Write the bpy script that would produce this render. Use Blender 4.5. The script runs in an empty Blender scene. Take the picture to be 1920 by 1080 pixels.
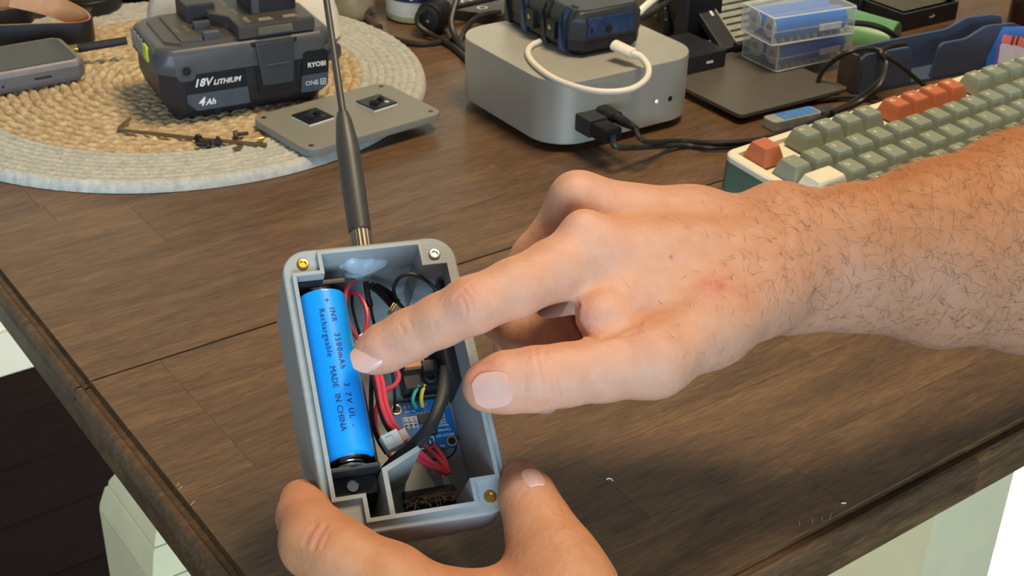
import bpy, math, random
import numpy as np
from mathutils import Matrix, Vector
from mathutils.geometry import tessellate_polygon

random.seed(7); rng = np.random.default_rng(7)
scn = bpy.context.scene
COL = scn.collection
PI = math.pi
TZ = 750.0                                   # table top above the floor, mm; all sizes below are mm, table top = 0

# ------------------------------------------------------------------ camera
FPX, PITCH, ROLL, CAMH = 2532.319, 0.51606, 0.02708, 364.531
cp_, sp_, cr_, sr_ = math.cos(PITCH), math.sin(PITCH), math.cos(ROLL), math.sin(ROLL)
_r = np.array([1, 0, 0.]); _u = np.array([0, sp_, cp_]); _f = np.array([0, cp_, -sp_])
CM = np.array([cr_ * _r + sr_ * _u, -sr_ * _r + cr_ * _u, _f]); CC = np.array([0, 0, CAMH])
cam = bpy.data.objects.new('camera', bpy.data.cameras.new('camera')); COL.objects.link(cam)
cam.data.sensor_width = 36; cam.data.lens = FPX / 1920 * 36; cam.data.clip_start = 0.01
cm = Matrix.Identity(4)
for i in range(3):
    cm[i][0], cm[i][1], cm[i][2] = CM[0][i], CM[1][i], -CM[2][i]
cm[0][3], cm[1][3], cm[2][3] = 0, 0, (CAMH + TZ) / 1000
cam.matrix_world = cm
scn.camera = cam
cam.data.dof.use_dof = True; cam.data.dof.focus_distance = .50; cam.data.dof.aperture_fstop = 50

# ------------------------------------------------------------------ world, lights, exposure
scn.view_settings.view_transform = 'Standard'; scn.view_settings.look = 'None'
scn.view_settings.gamma = 1; scn.view_settings.use_curve_mapping = False
scn.view_settings.exposure = 0.0
w = bpy.data.worlds.new('room_light'); scn.world = w; w.use_nodes = True
w.node_tree.nodes['Background'].inputs[0].default_value = (0.95, 0.95, 0.95, 1)
w.node_tree.nodes['Background'].inputs[1].default_value = 0.18

def area(name, loc, target, size, power, col, sy=None):
    l = bpy.data.lights.new(name, 'AREA'); l.energy = power; l.color = col
    l.shape = 'RECTANGLE'; l.size = size; l.size_y = sy or size
    o = bpy.data.objects.new(name, l); COL.objects.link(o)
    a = Vector(loc) / 1000 + Vector((0, 0, TZ / 1000)); b = Vector(target) / 1000 + Vector((0, 0, TZ / 1000))
    o.location = a; o.rotation_euler = (b - a).to_track_quat('-Z', 'Y').to_euler()
    return o
area('ceiling_lamp', (300, 760, 1400), (120, 650, 0), 0.45, 20, (1.0, 0.78, 0.50))
area('window_daylight', (350, -1500, 330), (20, 600, 30), 1.3, 58, (0.56, 0.79, 1.0), 0.8)
area('added_rug_light', (1500, 2300, -430), (700, 1350, -760), 0.9, 150, (1.0, 0.98, 0.94), 0.4)  # low area lamp added to brighten the rug; no such door is known

# ------------------------------------------------------------------ helpers
def ray(x, y):
    return np.array([(x - 960) / FPX, -(y - 540) / FPX, 1.0]) @ CM
def at(x, y, z=0.0):                         # a point of the photograph on the level plane z above the table
    d = ray(x, y); return CC + d * ((z - CAMH) / d[2])
def dp(x, y, t):                             # ... at distance t along the view axis
    return CC + ray(x, y) * t
def onplane(x, y, p, n):
    d = ray(x, y); n = np.asarray(n, float); return CC + d * (((np.asarray(p) - CC) @ n) / (d @ n))
def proj(P):
    q = (np.asarray(P, float) - CC) @ CM.T
    return np.stack([960 + FPX * q[..., 0] / q[..., 2], 540 - FPX * q[..., 1] / q[..., 2]], -1)

def T(x=0, y=0, z=0): return Matrix.Translation((x, y, z))
def RZ(a): return Matrix.Rotation(a, 4, 'Z')
def RX(a): return Matrix.Rotation(a, 4, 'X')
def RY(a): return Matrix.Rotation(a, 4, 'Y')
def frame(o, x, y, z):
    m = Matrix.Identity(4)
    for i in range(3):
        m[i][0], m[i][1], m[i][2], m[i][3] = x[i], y[i], z[i], o[i]
    return m
def wm(M):                                   # mm frame above the table -> Blender world matrix
    m = M.copy(); m.translation = Vector((M[0][3], M[1][3], M[2][3] + TZ)) / 1000; return m

def catmull(pts, n=6, closed=False):
    P = [np.asarray(p, float) for p in pts]; N = len(P); out = []
    if N < 3: n = max(n, 1)
    rngk = range(N if closed else N - 1)
    for i in rngk:
        p0 = P[(i - 1) % N] if (closed or i > 0) else 2 * P[0] - P[1]
        p1 = P[i]; p2 = P[(i + 1) % N]
        p3 = P[(i + 2) % N] if (closed or i + 2 < N) else 2 * P[-1] - P[-2]
        for k in range(n):
            t = k / n
            out.append(.5 * (2 * p1 + (p2 - p0) * t + (2 * p0 - 5 * p1 + 4 * p2 - p3) * t * t + (3 * p1 - p0 - 3 * p2 + p3) * t ** 3))
    if not closed: out.append(P[-1])
    return np.array(out)

def rrect(sx, sy, r, n=5):                   # rounded rectangle outline, counter-clockwise
    r = min(r, sx / 2 - 1e-3, sy / 2 - 1e-3); pts = []
    for k, (ax, ay) in enumerate([(1, 1), (-1, 1), (-1, -1), (1, -1)]):
        for j in range(n + 1):
            a = k * PI / 2 + j / n * PI / 2
            pts.append((ax * (sx / 2 - r) + r * math.cos(a), ay * (sy / 2 - r) + r * math.sin(a)))
    return np.array(pts)
def offset(poly, d):                         # mitred offset of a ccw polygon (positive = outward)
    P = np.asarray(poly, float); N = len(P); out = []
    for i in range(N):
        a = P[i] - P[i - 1]; b = P[(i + 1) % N] - P[i]
        a = a / (np.linalg.norm(a) + 1e-9); b = b / (np.linalg.norm(b) + 1e-9)
        na = np.array([a[1], -a[0]]); nb = np.array([b[1], -b[0]])
        m = na + nb; m = m / max(m @ m / 2, 0.15)
        out.append(P[i] + m * d)
    return np.array(out)
def z3(poly, z): return np.c_[np.asarray(poly, float), np.full(len(poly), float(z))]

class MB:
    def __init__(s): s.v = []; s.f = []
    def add(s, V, F):
        b = len(s.v); s.v += [tuple(map(float, p)) for p in V]; s.f += [tuple(i + b for i in q) for q in F]; return s
    def loft(s, loops, cap0=True, cap1=True, closed=True):
        n = len(loops[0]); V = np.concatenate([np.asarray(l, float) for l in loops]); F = []
        for k in range(len(loops) - 1):
            for i in range(n if closed else n - 1):
                j = (i + 1) % n; F.append((k * n + i, k * n + j, (k + 1) * n + j, (k + 1) * n + i))
        if cap0: F.append(tuple(range(n - 1, -1, -1)))
        if cap1: F.append(tuple(range((len(loops) - 1) * n, len(loops) * n)))
        return s.add(V, F)
    def prism(s, poly, z0, z1, b=0.0, b0=None):
        b0 = b if b0 is None else b0; L = []
        if b0: L += [z3(offset(poly, -b0), z0), z3(offset(poly, -b0 * .3), z0 + b0 * .3), z3(poly, z0 + b0)]
        else: L += [z3(poly, z0)]
        if b: L += [z3(poly, z1 - b), z3(offset(poly, -b * .3), z1 - b * .3), z3(offset(poly, -b), z1)]
        else: L += [z3(poly, z1)]
        return s.loft(L)
    def rbox(s, cx, cy, z0, z1, sx, sy, r=1.0, b=0.3, n=3):
        return s.prism(rrect(sx, sy, r, n) + [cx, cy], z0, z1, b)
    def box(s, x0, x1, y0, y1, z0, z1, b=0.0):
        return s.prism([(x0, y0), (x1, y0), (x1, y1), (x0, y1)], z0, z1, b)
    def lathe(s, prof, n=24, c=(0, 0)):
        a = np.linspace(0, 2 * PI, n, endpoint=False)
        L = [np.c_[c[0] + r * np.cos(a), c[1] + r * np.sin(a), np.full(n, float(z))] for r, z in prof]
        return s.loft(L)
    def tube(s, pts, r, n=8, sub=5, closed=False, flat=1.0, up=(0, 0, 1)):
        P = catmull(pts, sub, closed) if sub > 1 else np.asarray(pts, float); N = len(P)
        R = np.full(N, float(r)) if np.isscalar(r) else np.interp(np.linspace(0, 1, N), np.linspace(0, 1, len(r)), r)
        Tn = np.gradient(P, axis=0)
        if closed: Tn = np.roll(P, -1, 0) - np.roll(P, 1, 0)
        Tn /= np.linalg.norm(Tn, axis=1)[:, None] + 1e-9
        u = np.cross(Tn[0], up); 
        if np.linalg.norm(u) < 1e-3: u = np.cross(Tn[0], (1, .3, 0))
        L = []; a = np.linspace(0, 2 * PI, n, endpoint=False)
        for i in range(N):
            u = u - Tn[i] * (u @ Tn[i]); u = u / (np.linalg.norm(u) + 1e-9); v = np.cross(Tn[i], u)
            L.append(P[i] + R[i] * (np.outer(np.cos(a), u) + flat * np.outer(np.sin(a), v)))
        if closed: L.append(L[0]); return s.loft(L, False, False)
        return s.loft(L)
    def ball(s, c, r, n=12, m=8):
        r = (r, r, r) if np.isscalar(r) else r; L = []
        a = np.linspace(0, 2 * PI, n, endpoint=False)
        for k in range(1, m):
            t = -PI / 2 + PI * k / m
            L.append(np.c_[c[0] + r[0] * math.cos(t) * np.cos(a), c[1] + r[1] * math.cos(t) * np.sin(a), np.full(n, c[2] + r[2] * math.sin(t))])
        return s.loft(L)
    def holed(s, outer, holes, z, up=True):  # flat face with holes
        polys = [[Vector((p[0], p[1], 0)) for p in q] for q in [outer] + holes]
        V = np.concatenate([z3(q, z) for q in [outer] + holes]); F = []
        for t in tessellate_polygon(polys):
            a, b, c = (V[i] for i in t); cr = (b[0] - a[0]) * (c[1] - a[1]) - (b[1] - a[1]) * (c[0] - a[0])
            F.append(tuple(t) if (cr > 0) == up else (t[0], t[2], t[1]))
        return s.add(V, F)
    def xf(s, M, i0=0):
        for i in range(i0, len(s.v)): s.v[i] = tuple(M @ Vector(s.v[i]))
        return s
    def build(s, name, mat, parent=None, M=None, ang=38, label=None):
        me = bpy.data.meshes.new(name)
        me.from_pydata([(x / 1000, y / 1000, z / 1000) for x, y, z in s.v], [], s.f)
        me.polygons.foreach_set('use_smooth', [True] * len(me.polygons)); me.update()
        me.set_sharp_from_angle(angle=math.radians(ang))
        me.materials.append(mat)
        o = bpy.data.objects.new(name, me); COL.objects.link(o)
        if ang < 60:
            wn = o.modifiers.new('weighted_normal', 'WEIGHTED_NORMAL'); wn.keep_sharp = True
        if M is not None:
            if parent is None: o.matrix_world = wm(M)
            else: m = M.copy(); m.translation = m.translation / 1000; o.matrix_local = m
        if parent is not None: o.parent = parent
        if label: o['label'] = label
        return o

def thing(name, label, cat, M=None, group=None):
    o = bpy.data.objects.new(name, None); COL.objects.link(o); o.empty_display_size = .02
    if M is not None: o.matrix_world = wm(M)
    return tag(o, label, cat, group)
def tag(o, label, cat, group=None):
    o['label'] = label; o['category'] = cat
    if group: o['group'] = group
    return o
def struct(o): o['kind'] = 'structure'; return o

TEXTS = []
def text(name, s, size, mat, parent, M, ext=0.12, shear=0.0, align='CENTER', warp=None, bold=0.0, space=1.0):
    c = bpy.data.curves.new(name, 'FONT'); c.body = s; c.size = 1.0; c.shear = shear; c.align_x = align; c.align_y = 'CENTER'
    c.offset = bold; c.space_character = space
    c.resolution_u = 2
    o = bpy.data.objects.new(name, c); COL.objects.link(o); TEXTS.append((o, name, size, mat, parent, M, ext, warp))
def finish_texts():
    bpy.context.view_layer.update(); dg = bpy.context.evaluated_depsgraph_get(); done = []
    for o, name, size, mat, parent, M, ext, warp in TEXTS:
        me = bpy.data.meshes.new_from_object(o.evaluated_get(dg)); mb = MB()
        V = [v.co.copy() for v in me.vertices]; n = len(V)
        if n:
            cnt = {}
            for p in me.polygons:
                vs = list(p.vertices)
                for i in range(len(vs)):
                    e = (vs[i], vs[(i + 1) % len(vs)]); cnt[e] = 1
            def mp(v, h):
                q = Vector((v.x * size, v.y * size, h)); return warp(q) if warp else q
            VV = [mp(v, 0) for v in V] + [mp(v, ext) for v in V]
            F = [tuple(i + n for i in p.vertices) for p in me.polygons]
            F += [(a, b, b + n, a + n) for a, b in cnt if (b, a) not in cnt]
            mb.add([tuple(M @ q) for q in VV], F)
            mb.build(name, mat, parent, ang=30)
        done.append((o, o.data)); bpy.data.meshes.remove(me)
    for o, c in done: bpy.data.objects.remove(o); bpy.data.curves.remove(c)

# ------------------------------------------------------------------ materials
def lin(c):
    if isinstance(c, str): c = tuple(int(c[i:i + 2], 16) for i in (1, 3, 5))
    return tuple((x / 255 / 12.92) if x / 255 <= .04045 else ((x / 255 + .055) / 1.055) ** 2.4 for x in c)
def mat(name, col, rough=.5, metal=0., var=.12, vs=120., bump=0., bs=800., spec=.5, coat=0., alpha=1., trans=0., emit=0., sss=0., stretch=(1, 1, 1), col2=None, ior=None):
    m = bpy.data.materials.new(name); m.use_nodes = True; nt = m.node_tree; N = nt.nodes; L = nt.links
    b = N['Principled BSDF']; c = lin(col)
    tc = N.new('ShaderNodeTexCoord'); mp = N.new('ShaderNodeMapping'); mp.inputs['Scale'].default_value = stretch
    L.new(tc.outputs['Object'], mp.inputs['Vector'])
    nz = N.new('ShaderNodeTexNoise'); nz.inputs['Scale'].default_value = vs; nz.inputs['Detail'].default_value = 5
    L.new(mp.outputs[0], nz.inputs['Vector'])
    rp = N.new('ShaderNodeValToRGB'); L.new(nz.outputs['Fac'], rp.inputs['Fac'])
    e = rp.color_ramp.elements; e[0].position = .32; e[1].position = .68
    c2 = lin(col2) if col2 else tuple(min(1, x * (1 + var)) for x in c)
    c1 = c if col2 else tuple(x * (1 - var) for x in c)
    e[0].color = (*c1, 1); e[1].color = (*c2, 1)
    L.new(rp.outputs[0], b.inputs['Base Color'])
    b.inputs['Roughness'].default_value = rough; b.inputs['Metallic'].default_value = metal
    b.inputs['Specular IOR Level'].default_value = spec; b.inputs['Coat Weight'].default_value = coat
    b.inputs['Coat Roughness'].default_value = .15
    b.inputs['Alpha'].default_value = alpha; b.inputs['Transmission Weight'].default_value = trans
    if ior: b.inputs['IOR'].default_value = ior
    if sss: b.inputs['Subsurface Weight'].default_value = sss; b.inputs['Subsurface Scale'].default_value = .003
    if emit: b.inputs['Emission Color'].default_value = (*c, 1); b.inputs['Emission Strength'].default_value = emit
    if bump:
        n2 = N.new('ShaderNodeTexNoise'); n2.inputs['Scale'].default_value = bs; n2.inputs['Detail'].default_value = 3
        L.new(mp.outputs[0], n2.inputs['Vector'])
        bp = N.new('ShaderNodeBump'); bp.inputs['Strength'].default_value = bump; bp.inputs['Distance'].default_value = .0006
        L.new(n2.outputs['Fac'], bp.inputs['Height']); L.new(bp.outputs[0], b.inputs['Normal'])
    return m

def wood_mat(name, dark, mid, light, rough=.4, coat=.25, rs=1.0, tone=.35, spec=.5):
    m = bpy.data.materials.new(name); m.use_nodes = True; nt = m.node_tree; N = nt.nodes; L = nt.links
    b = N['Principled BSDF']
    tc = N.new('ShaderNodeTexCoord'); oi = N.new('ShaderNodeObjectInfo')
    mul = N.new('ShaderNodeMath'); mul.operation = 'MULTIPLY'; mul.inputs[1].default_value = 3.; L.new(oi.outputs['Random'], mul.inputs[0])
    addv = N.new('ShaderNodeVectorMath'); addv.operation = 'ADD'; L.new(tc.outputs['Object'], addv.inputs[0]); L.new(mul.outputs[0], addv.inputs[1])
    def noise(sc, stretch, det=6, dist=0.):
        mp = N.new('ShaderNodeMapping'); mp.inputs['Scale'].default_value = stretch; L.new(addv.outputs[0], mp.inputs['Vector'])
        n = N.new('ShaderNodeTexNoise'); n.inputs['Scale'].default_value = sc; n.inputs['Detail'].default_value = det; n.inputs['Distortion'].default_value = dist
        L.new(mp.outputs[0], n.inputs['Vector']); return n
    g = noise(9 * rs, (1, 7, 7), 8, 1.2); fine = noise(85 * rs, (1, 8, 8), 8, .5); blot = noise(11 * rs, (1, 2, 2), 3, .5)
    rp = N.new('ShaderNodeValToRGB'); e = rp.color_ramp.elements
    e[0].position = .25; e[0].color = (*lin(dark), 1); e[1].position = .75; e[1].color = (*lin(light), 1)
    x = e.new(.5); x.color = (*lin(mid), 1)
    mx = N.new('ShaderNodeMath'); mx.operation = 'MULTIPLY_ADD'; mx.inputs[1].default_value = .45
    L.new(fine.outputs['Fac'], mx.inputs[0]); 
    m2 = N.new('ShaderNodeMath'); m2.operation = 'MULTIPLY_ADD'; m2.inputs[1].default_value = .45; m2.inputs[2].default_value = .05
    L.new(g.outputs['Fac'], m2.inputs[0]); L.new(m2.outputs[0], mx.inputs[2]); L.new(mx.outputs[0], rp.inputs['Fac'])
    pore = noise(170 * rs, (1, 9, 9), 5, .2)
    pr_ = N.new('ShaderNodeMapRange'); pr_.inputs['From Min'].default_value = .55; pr_.inputs['From Max'].default_value = .75; pr_.inputs['To Max'].default_value = .55; L.new(pore.outputs['Fac'], pr_.inputs['Value'])
    mxp = N.new('ShaderNodeMix'); mxp.data_type = 'RGBA'; L.new(pr_.outputs[0], mxp.inputs[0]); L.new(rp.outputs[0], mxp.inputs[6]); mxp.inputs[7].default_value = (*lin(dark), 1)
    hv = N.new('ShaderNodeHueSaturation'); L.new(mxp.outputs[2], hv.inputs['Color'])
    mr = N.new('ShaderNodeMapRange'); mr.inputs['To Min'].default_value = 1 - tone; mr.inputs['To Max'].default_value = 1 + tone * .6
    av = N.new('ShaderNodeMath'); av.operation = 'ADD'; L.new(oi.outputs['Random'], av.inputs[0]); L.new(blot.outputs['Fac'], av.inputs[1])
    mr.inputs['From Max'].default_value = 1.6; mr.inputs['From Min'].default_value = .1
    L.new(av.outputs[0], mr.inputs['Value']); L.new(mr.outputs[0], hv.inputs['Value']); L.new(hv.outputs[0], b.inputs['Base Color'])
    b.inputs['Roughness'].default_value = rough; b.inputs['Coat Weight'].default_value = coat; b.inputs['Coat Roughness'].default_value = .22; b.inputs['Specular IOR Level'].default_value = spec
    bp = N.new('ShaderNodeBump'); bp.inputs['Strength'].default_value = .35; bp.inputs['Distance'].default_value = .0006
    L.new(fine.outputs['Fac'], bp.inputs['Height']); L.new(bp.outputs[0], b.inputs['Normal'])
    return m

TABLE = wood_mat('table_wood', '#302114', '#664a2e', '#8c6a44', .5, .22, tone=.16)
EDGE = wood_mat('edge_wood', '#291c12', '#5a4027', '#8a683f', .5, .1)
FLOORW = wood_mat('floor_wood', '#140b0b', '#1d1211', '#291917', .8, 0., .5, spec=.08)
APRON = wood_mat('apron_wood', '#2b2724', '#423c36', '#56493d', .5, .1)
CREAM = mat('cream_paint', '#ecdcae', .5, var=.04, vs=30)
LINE = mat('joint_line_paint', '#6a6050', .7)  # darker paint of the thin lines between the leg blocks
WALL = mat('wall_paint', '#cfd0bd', .8, var=.04, vs=6)
GREYP = mat('printed_grey_plastic', '#949998', .5, var=.05, vs=300, bump=.12, bs=1500, stretch=(.2, 1, 1))
GREYLID = mat('printed_lid_plastic', '#87867c', .5, var=.03, vs=300, bump=.06, bs=1500, stretch=(.2, 1, 1))
BLACK = mat('black_plastic', '#17171a', .42, var=.1)
BLACKM = mat('black_matt_rubber', '#1b1a1a', .6, var=.1)
DARK = mat('dark_grey_plastic', '#2e2f33', .45, var=.1)
CABLE = mat('cable_black', '#26241f', .45, var=.1)
SILVER = mat('silver_aluminium', '#b4b2a6', .45, .3, var=.03, vs=60)
STEEL = mat('bright_steel', '#c9c8c4', .22, 1., var=.05)
BRASS = mat('brass', '#d9b35a', .25, 1., var=.08)
WHITEP = mat('white_plastic', '#e9e4da', .4, var=.03)
RED = mat('red_wire', '#cd404b', .38, var=.06)
BLKW = mat('black_wire', '#141414', .35, var=.06)
# ------------------------------------------------------------------ table
TY = 0.64018
E1 = np.array([math.cos(TY), math.sin(TY), 0]); E2 = np.array([-math.sin(TY), math.cos(TY), 0])
def te(x, y, z=0): P = at(x, y, z); return np.array([P @ E1, P @ E2, z])
MT = RZ(TY)
L0, L1, F0, F1 = 161.2, 1500., 280.2, 1290.
tbl = thing('dining_table', 'dark brown plank-topped wooden table with cream painted legs under everything', 'table', MT @ T(0, 0, -TZ))
rows = [F0, 324, 372, 446, 500, 553.3, 554.6, 612, 668, 727, 752, 812, 868, 940, 1010, 1080, 1150, 1220, F1]
ends = {324: [393, 700, 1090], 372: [318, 560, 900, 1250], 446: [470, 820, 1200], 500: [196, 640, 980], 553.3: [196, 420, 760, 1150], 612: [330, 720, 1100], 668: [470, 860],
        727: [250, 640, 1010], 752: [207, 520, 930], 812: [205, 410, 800, 1220], 868: [300, 690, 1050], 940: [480, 900], 1010: [350, 780, 1150], 1080: [560, 1000], 1150: [300, 720, 1190], 1220: [480, 860], F1: [380, 760, 1200]}
for a, b in zip(rows[:-1], rows[1:]):
    if b - a < 5: continue
    xs = [L0] + ends[b] + [L1]
    for x0, x1 in zip(xs[:-1], xs[1:]):
        cx, cy = (x0 + x1) / 2, (a + b) / 2; lx, ly = x1 - x0 - .1, b - a - .1
        MB().box(-lx / 2, lx / 2, -ly / 2, ly / 2, TZ - 18, TZ + random.uniform(-.04, .02), .12).build('plank', TABLE, tbl, T(cx, cy, 0))
PROF = [(0.1, -1.2), (0.9, -3.2), (3.2, -3.6), (4.3, -1.8), (5.2, -1.1), (7.0, -1.2), (8.4, -2.4), (8.8, -4.2), (7.9, -5.2), (8.3, -6.6), (9.6, -7.6), (9.8, -9), (9.8, -20.5), (0.1, -20.5)]
def moulding(fn, s0, s1, cut=()):
    loops = []
    for s, mit in ((s0, -1), (s1, 1)):
        loops.append([fn(s, o, z + TZ, mit) for o, z in PROF])
    return MB().loft(loops)
def left_edge(s, o, z, mit): return (L0 - o, s + (0 if abs(s - 553.9) < 3 else mit * o), z)
def front_edge(s, o, z, mit): return (s - (-mit) * o if s == L0 else s + mit * o, F0 - o, z)
for s0, s1 in ((553.2, F0), (F1, 554.6)):
    MB().loft([[left_edge(s0, o, z + TZ, 1 if s0 == F1 else 0) for o, z in PROF], [left_edge(s1, o, z + TZ, -1 if s1 == F0 else 0) for o, z in PROF]]).build('edge_moulding', EDGE, tbl, label='dark stained edge moulding')
for x0, x1 in ((L0, 470.), (470.2, L1)):
    MB().loft([[(x0 - (o if x0 == L0 else 0), F0 - o, z + TZ) for o, z in PROF], [(x1, F0 - o, z + TZ) for o, z in PROF]]).build('edge_moulding', EDGE, tbl)
MB().box(L0 + 12, L1, F0 + 12, F1, TZ - 40, TZ - 18.2).build('underframe', APRON, tbl)
# scratches worn through the edge
# left pedestal: square block with stepped mouldings
lx, ly = 232., 712.
def sq(mb, prof):
    mb.loft([[(lx - o, ly - o, TZ + z), (lx + 90 + o, ly - o, TZ + z), (lx + 90 + o, ly + 86 + o, TZ + z), (lx - o, ly + 86 + o, TZ + z)] for o, z in prof]); return mb
leg = sq(MB(), [(0, -40), (0, -198), (-2, -210), (-8, -224), (-12, -233), (-12, -236)]).build('leg', CREAM, tbl, label='cream painted table leg with stepped mouldings')
sq(MB(), [(-11.3, -236), (-11.3, -237)]).build('leg_joint_line', LINE, leg)
sq(MB(), [(-11, -237), (-6, -239), (-2, -246), (-1, -250)]).build('leg_collar', CREAM, leg)
sq(MB(), [(-1.5, -250), (-1.5, -251)]).build('leg_joint_line', LINE, leg)
sq(MB(), [(-1, -251), (1, -253), (5, -268), (6, -274)]).build('leg_collar', CREAM, leg)
sq(MB(), [(5.4, -274), (5.4, -275.2)]).build('leg_joint_line', LINE, leg)
sq(MB(), [(6, -275.2), (6, -740), (6, -750)]).build('leg_block', CREAM, leg)
MB().box(700, 792, 428, 520, 0, TZ - 40, 1.0).build('leg', CREAM, tbl, label='plain cream painted square table leg')
MB().box(1370, 1462, 1130, 1222, 0, TZ - 40, 1.0).build('leg', CREAM, tbl)
SCR = mat('bare_wood_scratch', '#a98a60', .7)
for a, b in (((331, 912), (336, 905)), ((335, 919), (341, 910)), ((356, 948), (366, 938)), ((1499, 987), (1497, 974)), ((1523, 983), (1521, 968)), ((1541, 978), (1540, 966)), ((1555, 973), (1558, 960))):
    p, q = te(*a, -.1), te(*b, .15); MB().tube([(p[0], p[1], TZ + .05), ((p[0] + q[0]) / 2 + .3, (p[1] + q[1]) / 2, TZ + .1), (q[0], q[1], TZ + .05)], [.1, .3, .1], 5, 3).build('scratch', SCR, tbl)

# ------------------------------------------------------------------ room below the table
fl = struct(MB().box(-900, 3600, -900, 1786, -40, -6).build('floor', FLOORW, None, MT @ T(0, 0, -TZ)))
for i in range(16):
    y0 = -100 + i * 118
    for j in range(3):
        x0 = -700 + j * 1400 + (i * 523) % 700 - 350
        MB().box(-698, 698, -58.2, 58.2, -6, 0, .6).build('plank', FLOORW, fl, T(x0 + 700, y0 + 59, 0))
struct(MB().box(-900, 3600, 1786, 1830, 0, 1500).build('wall_back', WALL, None, MT @ T(0, 0, -TZ)))
struct(MB().box(-900, 3600, 1776, 1785.5, 0, 70, 2).build('baseboard_back', WALL, None, MT @ T(0, 0, -TZ)))
rug = MB()
gx = np.linspace(960, 2600, 60); gy = np.linspace(420, 1080, 50)
V = []; 
for y in gy:
    for x in gx:
        V.append((x, y, 14 + 3.5 * math.sin(x / 46 + y / 90) + 2 * math.sin(y / 31 - x / 70)))
n = len(gx); F = [(j * n + i, j * n + i + 1, (j + 1) * n + i + 1, (j + 1) * n + i) for j in range(len(gy) - 1) for i in range(n - 1)]
rug.add(V, F); rug.box(960, 2600, 420, 1080, .5, 6)
tag(rug.build('rug', mat('pale_rug', '#d8dcd6', .9, var=.06, vs=40, bump=.5, bs=900), None, MT @ T(0, 0, -TZ)), 'pale sunlit rug on the floor beyond the plain table leg', 'rug')

# ------------------------------------------------------------------ round placemat
MX, MY, MR = -251.3, 929.9, 183.0
mt = thing('placemat', 'round woven jute placemat with wide pale blue-grey border', 'placemat', T(MX, MY, 0))
JUTE = mat('jute', '#a58d68', .85, var=.3, vs=160, bump=.8, bs=900, col2='#d8c39d')
JUTE2 = mat('pale_border_yarn', '#aeb0a8', .9, var=.1, vs=220, bump=1., bs=1200, col2='#c9c8bb')
def ring(r, wd, h, k, amp, skew, material, name):
    nt = max(24, int(2 * PI * r / 2.1)); nph = 7; ph = np.linspace(0, PI, nph); L = []
    lumps = max(6, int(2 * PI * r / k)); p0 = rng.uniform(0, 6.28); jit = rng.normal(0, .22, nt)
    for i in range(nt):
        t = 2 * PI * i / nt; row = []
        for f in ph:
            x = -math.cos(f) * wd / 2
            s1 = abs(math.sin(lumps * t / 2 + p0 + skew * x / wd * 2)); z = math.sin(f) * (h * (1 - amp) + h * amp * s1 + .25 * jit[i]) 
            x += .35 * wd * amp * math.sin(lumps * t / 2 + p0) * math.sin(f) + .2 * jit[i]
            row.append(((r + x) * math.cos(t), (r + x) * math.sin(t), .4 + z))
        L.append(row)
    L.append(L[0]); 
    MB().loft(L, False, False, closed=False).build(name, material, mt, ang=80)
MB().prism(np.array([(math.cos(a), math.sin(a)) for a in np.linspace(0, 2 * PI, 96, endpoint=False)]) * (MR - 3), .1, 3.).build('backing', JUTE2, mt)
r = 4.
while r < 140: ring(r, 9.2, 7.6, 9.0, .34, 1.5, JUTE, 'jute_coil'); r += 7.2
r += 0.2 - 1.2
while r < MR - 1: ring(r, 10.5, 7.6, 5.0, .15, .9, JUTE2, 'border_coil'); r += 5.6
MATZ = 7.6
# ------------------------------------------------------------------ printed enclosure held in the hands
BC = np.array([-41.52, 407.51, 95.56])
BB = np.array([[0.9497257, -0.24493527, 0.19500721], [0.31235885, 0.78362776, -0.53699114], [-0.02128499, 0.57090651, 0.82073912]])
MBX = frame(BC, BB[:, 0], BB[:, 1], BB[:, 2])
def bl(x, y, w):                              # point of the photograph on the box plane w, in box coordinates
    q = onplane(x, y, BC + BB[:, 2] * w, BB[:, 2]); return BB.T @ (q - BC)
bx = thing('enclosure', 'open grey 3D-printed electronics box with long black antenna, held over the table', 'box', MBX)
outer = rrect(66, 111, 9.5, 7)
cav = np.array([(-28.5, 44), (-18, 44), (-18, 52), (19, 52), (19, 43), (28.5, 43), (28.5, -42), (19, -42), (19, -50.5), (-18, -50.5), (-18, -41.5), (-28.5, -41.5)])[::-1]
lipo = offset(cav, 1.5)
body = MB()
def back(d, z, lift):
    q = offset(outer, d).copy(); q[:, 1] = np.where(q[:, 1] < -30, q[:, 1] + lift, q[:, 1]); return z3(q, z)
body.loft([back(-4, -47, 13), back(-1.5, -46, 12.5), back(-.4, -44.5, 11.5), back(0, -43, 10.5), z3(outer, -20), z3(outer, -2.8), z3(offset(outer, -.3), -2.3), z3(offset(outer, -.7), -2.1)], True, False)
body.holed(offset(outer, -.7), [lipo], -2.1)
body.loft([z3(lipo, -2.1), z3(lipo, 0)], False, False)
body.holed(lipo, [cav], 0)
body.loft([z3(cav, 0), z3(cav, -41)], False, False)
body.holed(cav, [], -41)
body.build('box_shell', GREYP, bx, ang=30)
# inserts
for u, v in ((-25.1, 49.6), (25, 48), (25.4, -49.4)):
    mb = MB(); a = np.linspace(0, 2 * PI, 18, endpoint=False); c = np.array([u, v])
    cr = lambda r, z: np.c_[c[0] + r * np.cos(a), c[1] + r * np.sin(a), np.full(18, z)]
    mb.loft([cr(2.3, -2.2), cr(2.3, -1.65), cr(1.95, -1.5), cr(1.35, -1.5), cr(1.2, -1.8), cr(1.2, -2.05)])
    mb.build('threaded_insert', BRASS if v < 0 or u < 0 else STEEL, bx)
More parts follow.
